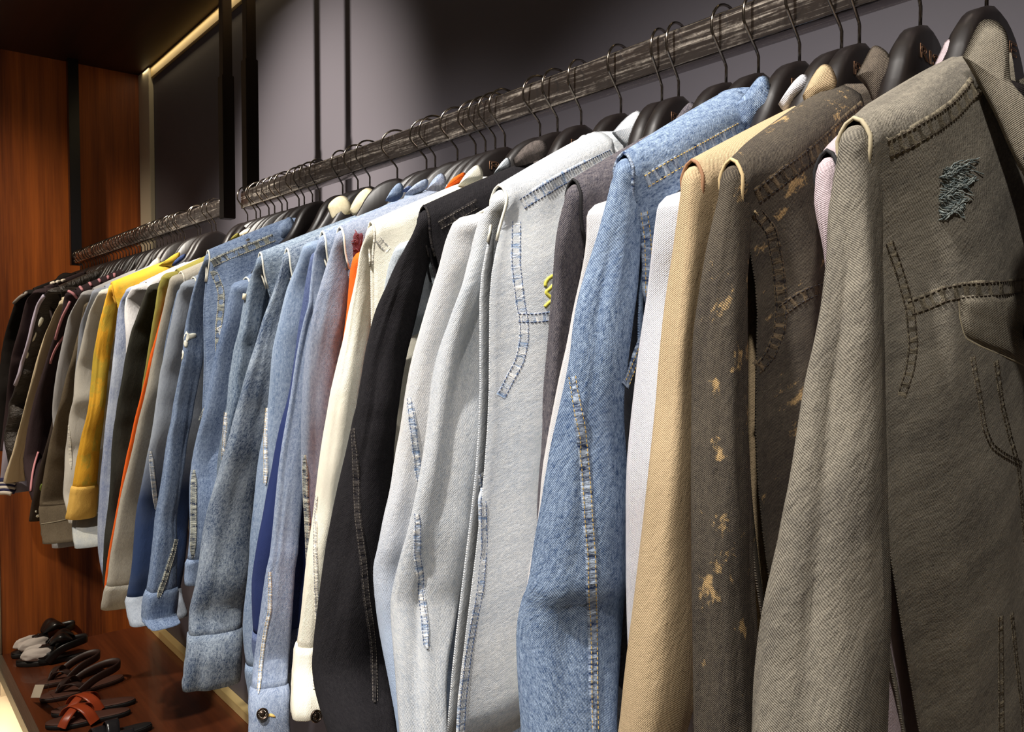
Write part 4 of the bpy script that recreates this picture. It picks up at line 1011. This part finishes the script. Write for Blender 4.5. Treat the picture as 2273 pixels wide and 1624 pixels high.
wp = simple('white_paint', (232, 230, 212), .7)
for pl in ([(414, 735), (419, 741), (428, 739), (436, 740), (436, 747), (426, 751), (418, 755), (415, 762), (407, 760), (408, 747)], [(410, 755), (418, 757), (417, 769), (411, 772), (407, 763)], [(405, 775), (409, 782), (406, 796), (402, 804), (401, 790)]):
    patch(g, pl, wp, 'paint_splash', .0012, K=2)
g = GR['dip']
seam_strip(g, [(335, 1000), (339, 1055), (345, 1111), (346, 1130)], .010, s_light, th_white, name='sleeve_seam', st=.0003)
g = GR['plum']
pink = simple('pink_piping', (206, 140, 146), .7)
piping(g, [(156, 668), (150, 682), (143, 694), (137, 708), (130, 730), (124, 752)], .004, pink)
piping(g, [(142, 745), (132, 758), (123, 774), (117, 788), (112, 805)], .004, pink)
piping(g, [(85, 1002), (78, 1026), (73, 1048), (70, 1070), (69, 1090)], .004, pink)
for a, b in (((153, 647), (171, 660)), ((171, 634), (184, 645)), ((193, 626), (204, 635)), ((214, 618), (224, 627)), ((236, 611), (242, 620)), ((251, 604), (256, 616))):
    piping(g, [a, ((a[0] + b[0]) / 2 + 1, (a[1] + b[1]) / 2 - 2), b], .0045, pink, 'pink_bar', step=3)
g = GR['leather']
piping(g, [(98, 655), (88, 670), (82, 690), (76, 714), (69, 745), (61, 773), (52, 798), (45, 830), (36, 853)], .007, simple('lilac_piping', (176, 168, 188), .6))
for pl in ([(92, 702), (98, 706), (95, 716), (88, 726), (84, 722), (87, 710)], [(80, 736), (82, 742), (74, 758), (71, 756)], [(62, 780), (65, 785), (60, 796), (57, 792)]):
    patch(g, pl, wp, 'white_patch', .003, K=2)
g = GR['plum2']
piping(g, [(70, 648), (58, 662), (50, 690), (42, 725), (31, 766), (22, 800), (14, 855), (9, 900), (5, 942)], .010, simple('cream_stripe', (206, 180, 122), .7))
for q in range(7):
    a = (70 + q * 11, 643 - q * 3.0); piping(g, [a, (a[0] + 3, a[1] - 2.5), (a[0] + 7, a[1] - 2)], .006, simple('white_embroidery', (214, 204, 188), .7), 'embroidery', step=2)
g = GR['jet']
piping(g, [(60, 650), (48, 654), (38, 664), (33, 672)], .006, simple('grey_piping', (150, 144, 140), .7))
g = GR['patch']
patch(g, [(88, 1080), (92, 1072), (96, 1074), (95, 1088), (88, 1088)], simple('green_patch', (128, 146, 62), .8), 'green_patch', .003, K=2)
patch(g, [(82, 1142), (90, 1138), (92, 1143), (84, 1148), (79, 1146)], wp, 'white_patch', .003, K=2); patch(g, [(78, 1133), (82, 1132), (82, 1137), (78, 1137)], wp, 'white_patch', .003, K=2)
g = GR['lav']
nv = simple('navy_knit', (40, 40, 78), .9); wk = simple('white_knit', (222, 214, 204), .9)
for i, y in enumerate((1066, 1071, 1076, 1082, 1088, 1093)):
    piping(g, [(0, y), (8, y - 2), (16, y - 1), (26, y + 1), (34, y + 3)], .011, (nv, wk)[i % 2], 'knit_band', .2, 3)
g = GR['offw']
seam_strip(g, [(152, 935), (154, 960), (156, 1000), (158, 1040)], .008, s_ivory, None, name='sleeve_seam')
g = GR['taupe']
piping(g, [(92, 1163), (115, 1160), (148, 1153)], .0022, simple('taupe_piping', (160, 148, 124), .8))

# ------------------------------------------------------------------ sandals on the lower shelf
def on_floor(px, py, z):
    r = ray(px, py); return r * (z / r.z)
def foot_outline(n=48, L=.26, W=.09, grow=0):
    out = []
    for i in range(n):
        a = 2 * math.pi * i / n; t = (1 - math.cos(a)) / 2       # 0 toe .. 1 heel
        wdt = W / 2 * (.98 - .30 * sstep(.3, .68, t) + .10 * sstep(.66, .9, t)) * (math.sin(math.pi * min(1, max(0, t))) ** .42 if 0 < t < 1 else 0)
        out.append(Vector((L * t, math.copysign(wdt + grow, math.sin(a)) if wdt else 0, 0)))
    return out
def sole(parent, M, mat, z0, z1, L, W, name='sole', top=None):
    o = foot_outline(L=L, W=W); n = len(o); ctr = Vector((L * .5, 0, 0)); rows = []
    for s_, z in ((.02, z0), (.97, z0), (1, z0 + .003), (1, z1 - .003), (.975, z1), (.7, z1 + .0), (.02, z1 - .001)):
        rows.append([M @ (ctr + (p - ctr) * s_ + Vector((0, 0, z + (.004 * ((p.x / L - .45) ** 2) if z > z0 else 0)))) for p in o])
    return link(name, grid_mesh(name, rows, True), mat, parent)
def strap(parent, M, pts, w, mat, name='strap', th=.0025, across=None):
    """flat leather band along pts, lying across direction 'across'"""
    pts = [Vector(p) for p in pts]; q = []
    for _ in range(2):
        q = [pts[0]]
        for a, b in zip(pts, pts[1:]): q += [a.lerp(b, .25), a.lerp(b, .75)]
        q.append(pts[-1]); pts = q
    rows = []
    for i, p in enumerate(pts):
        t = (pts[min(i + 1, len(pts) - 1)] - pts[max(i - 1, 0)]).normalized()
        ac = Vector(across) if across else Vector((1, 0, 0)); ac = (ac - t * ac.dot(t)).normalized(); n = t.cross(ac).normalized()
        if n.z < 0 and abs(n.z) > .2: n = -n
        ww = w[min(len(w) - 1, int(i / len(pts) * len(w)))] if isinstance(w, (list, tuple)) else w
        rows.append([M @ (p + ac * (s_ * ww / 2) + n * h) for s_, h in ((-1, 0), (-.96, th), (-.5, th * 1.25), (0, th * 1.35), (.5, th * 1.25), (.96, th), (1, 0), (0, -.0006))])
    return link(name, grid_mesh(name, rows, True), mat, parent)
def sandal_frame(toe, heel, side):
    A = on_floor(*toe, ZF + .018); B = on_floor(*heel, ZF + .018); A.z = B.z = ZF
    d = (B - A); L = d.length; d.normalize(); s_ = Vector((-d.y, d.x, 0))
    return Matrix(((d.x, s_.x, 0, A.x), (d.y, s_.y, 0, A.y), (0, 0, 1, ZF + .0005), (0, 0, 0, 1))), L
lb = simple('black_leather', (20, 18, 18), .32); db = simple('dark_brown_leather', (52, 32, 26), .5); db2 = simple('brown_footbed', (84, 50, 38), .65)
tn = simple('orange_brown_leather', (170, 70, 36), .32); tissue = cloth('tissue_paper', (228, 216, 210), (246, 238, 230), 0, .1, .2, .1)
blk_s = simple('black_rubber_sole', (22, 18, 17), .6)
def crumple(name, M, c, r, label):
    bm = bmesh.new(); bmesh.ops.create_icosphere(bm, subdivisions=4, radius=1)
    for v in bm.verts:
        p = v.co.copy(); f_ = 1 + .28 * noise.noise(p * 1.6 + Vector((c[0] * 50, 3, c[1] * 40))) + .10 * abs(noise.noise(p * 4.5))
        q = Vector((c[0] + p.x * r[0] * f_, c[1] + p.y * r[1] * f_, max(.021, c[2] + p.z * r[2] * f_))); v.co = M @ q
    me = bpy.data.meshes.new(name); bm.to_mesh(me); bm.free()
    for p in me.polygons: p.use_smooth = True
    me.uv_layers.new(name='UVMap')
    o = link(name, me, tissue); tagp(o, label, 'paper'); return o
def sandal(kind, toe, heel, side, label):
    M, L = sandal_frame(toe, heel, side); e = empty('sandal', M.translation); tagp(e, label, 'sandal')
    W = L * .36
    if kind == 'knot':
        sole(e, M, blk_s, 0, .018, L, W); sole(e, M, lb, .018, .021, L * .985, W * .95, 'footbed')
        w = W * .5
        strap(e, M, [(L * .42, -w, .012), (L * .42, -w * .9, .045), (L * .45, 0, .075), (L * .42, w * .9, .045), (L * .42, w, .012)], .05, lb, 'strap', .003)
        strap(e, M, [(L * .12, 0, .02), (L * .2, 0, .045), (L * .42, 0, .072)], .014, lb, 'toe_strap', .002, (0, 1, 0))
        strap(e, M, [(L * .45, -w, .015), (L * .62, -w, .06), (L * .93, -w * .5, .075), (L * .99, 0, .075), (L * .93, w * .5, .075), (L * .62, w, .06), (L * .45, w, .015)], .03, lb, 'heel_strap', .003, (0, 0, 1))
        # knotted bow over the instep
        for sy in (-1, 1):
            rows = []
            for i in range(13):
                t = i / 12; r_ = .011 + .020 * math.sin(math.pi * min(1, t * 1.05)) ; c_ = Vector((L * (.47 + .30 * t), sy * (.010 + .018 * t), .078 + .022 * math.sin(t * 2.6)))
                rows.append([M @ (c_ + Vector((0, math.cos(a) * r_ * (1 + .15 * math.sin(3 * a)), math.sin(a) * r_ * .62))) for a in [2 * math.pi * q / 16 for q in range(16)]])
            rows = [[M @ Vector((L * .46, sy * .01, .078))] * 16] + rows + [[M @ Vector((L * .79, sy * .03, .085))] * 16]
            link('bow', grid_mesh('bow', rows, True), lb, e)
    if kind == 'thong':
        sole(e, M, db, 0, .014, L, W); sole(e, M, db2, .014, .017, L * .985, W * .95, 'footbed'); w = W * .5
        for sy in (-1, 1):
            strap(e, M, [(L * .20, 0, .016), (L * .27, sy * w * .3, .045), (L * .40, sy * w * .85, .05), (L * .52, sy * w * 1.02, .012)], .02, db, 'strap', .003)
        strap(e, M, [(L * .42, -w, .02), (L * .6, -w * .98, .055), (L * .86, -w * .8, .066), (L * .97, 0, .070), (L * .86, w * .8, .066), (L * .6, w * .98, .048), (L * .42, w, .02)], .030, db, 'heel_strap', .003, (0, 0, 1))
        strap(e, M, [(L * .20, 0, .012), (L * .205, 0, .03), (L * .23, 0, .044)], .007, db, 'toe_post', .003, (0, 1, 0))
    if kind == 'cross':
        sole(e, M, blk_s, 0, .014, L, W); sole(e, M, db2, .014, .018, L * .985, W * .96, 'footbed'); w = W * .5
        strap(e, M, [(L * .20, -w, .012), (L * .25, -w * .8, .038), (L * .36, 0, .060), (L * .47, w * .8, .05), (L * .52, w, .012)], .03, tn, 'cross_strap', .0025, (.9, -.35, 0))
        strap(e, M, [(L * .20, w, .014), (L * .25, w * .8, .042), (L * .36, 0, .064), (L * .50, -w * .8, .05), (L * .58, -w, .012)], .034, tn, 'cross_strap', .0025, (.9, .35, 0))
    if kind == 'slide':
        sole(e, M, blk_s, 0, .016, L, W); sole(e, M, simple('black_footbed', (30, 28, 28), .55), .016, .020, L * .985, W * .96, 'footbed'); w = W * .5
        gl = simple('glossy_black_leather', (40, 38, 40), .22)
        for x_, hh in ((.24, .055), (.42, .072)):
            strap(e, M, [(L * x_, -w, .010), (L * x_, -w * .92, .034), (L * (x_ + .02), 0, hh), (L * x_, w * .92, .034), (L * x_, w, .010)], .040, gl, 'strap', .003)
        for q in (0, 1):
            P = [M @ Vector((L * (.28 + .18 * q) + .0, -w * .62 + .012 * math.cos(a), .0615 + .012 * q + .0 + .004 * math.sin(a))) for a in [2 * math.pi * i / 16 for i in range(17)]]
    return e, M, L
sandal('knot', (25, 1452), (168, 1413), 1, 'black knotted sandal stuffed with white tissue, the one nearer the wooden wall')
_, M1, L1 = sandal('knot', (35, 1468), (197, 1446), 0, 'black knotted sandal stuffed with white tissue, the one nearer the brown pair')
_, M0, L0 = None, *sandal_frame((25, 1452), (168, 1413), 1)
for M_, L_, nm in ((M0, L0, 'in the black sandal nearer the wooden wall'), (M1, L1, 'in the black sandal nearer the brown pair')):
    crumple('tissue_wad', M_, (L_ * .30, -.024, .042), (.058, .022, .026), 'wad of white tissue on the camera side ' + nm)
    crumple('tissue_wad', M_, (L_ * .30, .026, .040), (.052, .018, .024), 'wad of white tissue on the far side ' + nm)
sandal('thong', (80, 1518), (228, 1476), 1, 'dark brown thong sandal with heel strap, the one nearer the black sandals')
eB, MB_, LB_ = sandal('thong', (88, 1548), (275, 1497), 0, 'dark brown thong sandal with a white price tag by its toe')
# price tag by the toe, cord and small print
tg = [at(68, 1548, .478), at(78, 1519, .486), at(98, 1519, .490), at(88, 1548, .482)]
V = tg + [v + Vector((.001, .0012, 0)) for v in tg]
link('price_tag', mesh_of('price_tag', V, [(0, 1, 2, 3), (7, 6, 5, 4), (0, 4, 5, 1), (1, 5, 6, 2), (2, 6, 7, 3), (3, 7, 4, 0)], smooth=False), simple('tag_card', (226, 214, 196), .7), eB)
tube('tag_cord', [tg[2] + Vector((-.006, .001, -.006)), tg[2] + Vector((.01, .01, .012)), MB_ @ Vector((.03, .004, .030)), MB_ @ Vector((.052, .002, .03))], .0006, simple('tag_cord', (150, 140, 120), .7), eB)
sandal('cross', (113, 1578), (302, 1548), 1, 'brown slide with crossed orange leather straps, the one nearer the dark brown pair')
sandal('cross', (100, 1605), (290, 1572), 0, 'brown slide with crossed orange leather straps, the one nearer the black slides')
sandal('slide', (176, 1650), (338, 1604), 1, 'black slide with two glossy bands at the bottom edge, beside the orange-strapped pair')
sandal('slide', (200, 1672), (385, 1628), 0, 'black slide nearest the camera, mostly cut off by the bottom edge')
for o in bpy.data.objects:
    if o.parent is None and 'label' in o.keys() and len(o['label'].split()) > 16: print('LONG', o.name, o['label'])
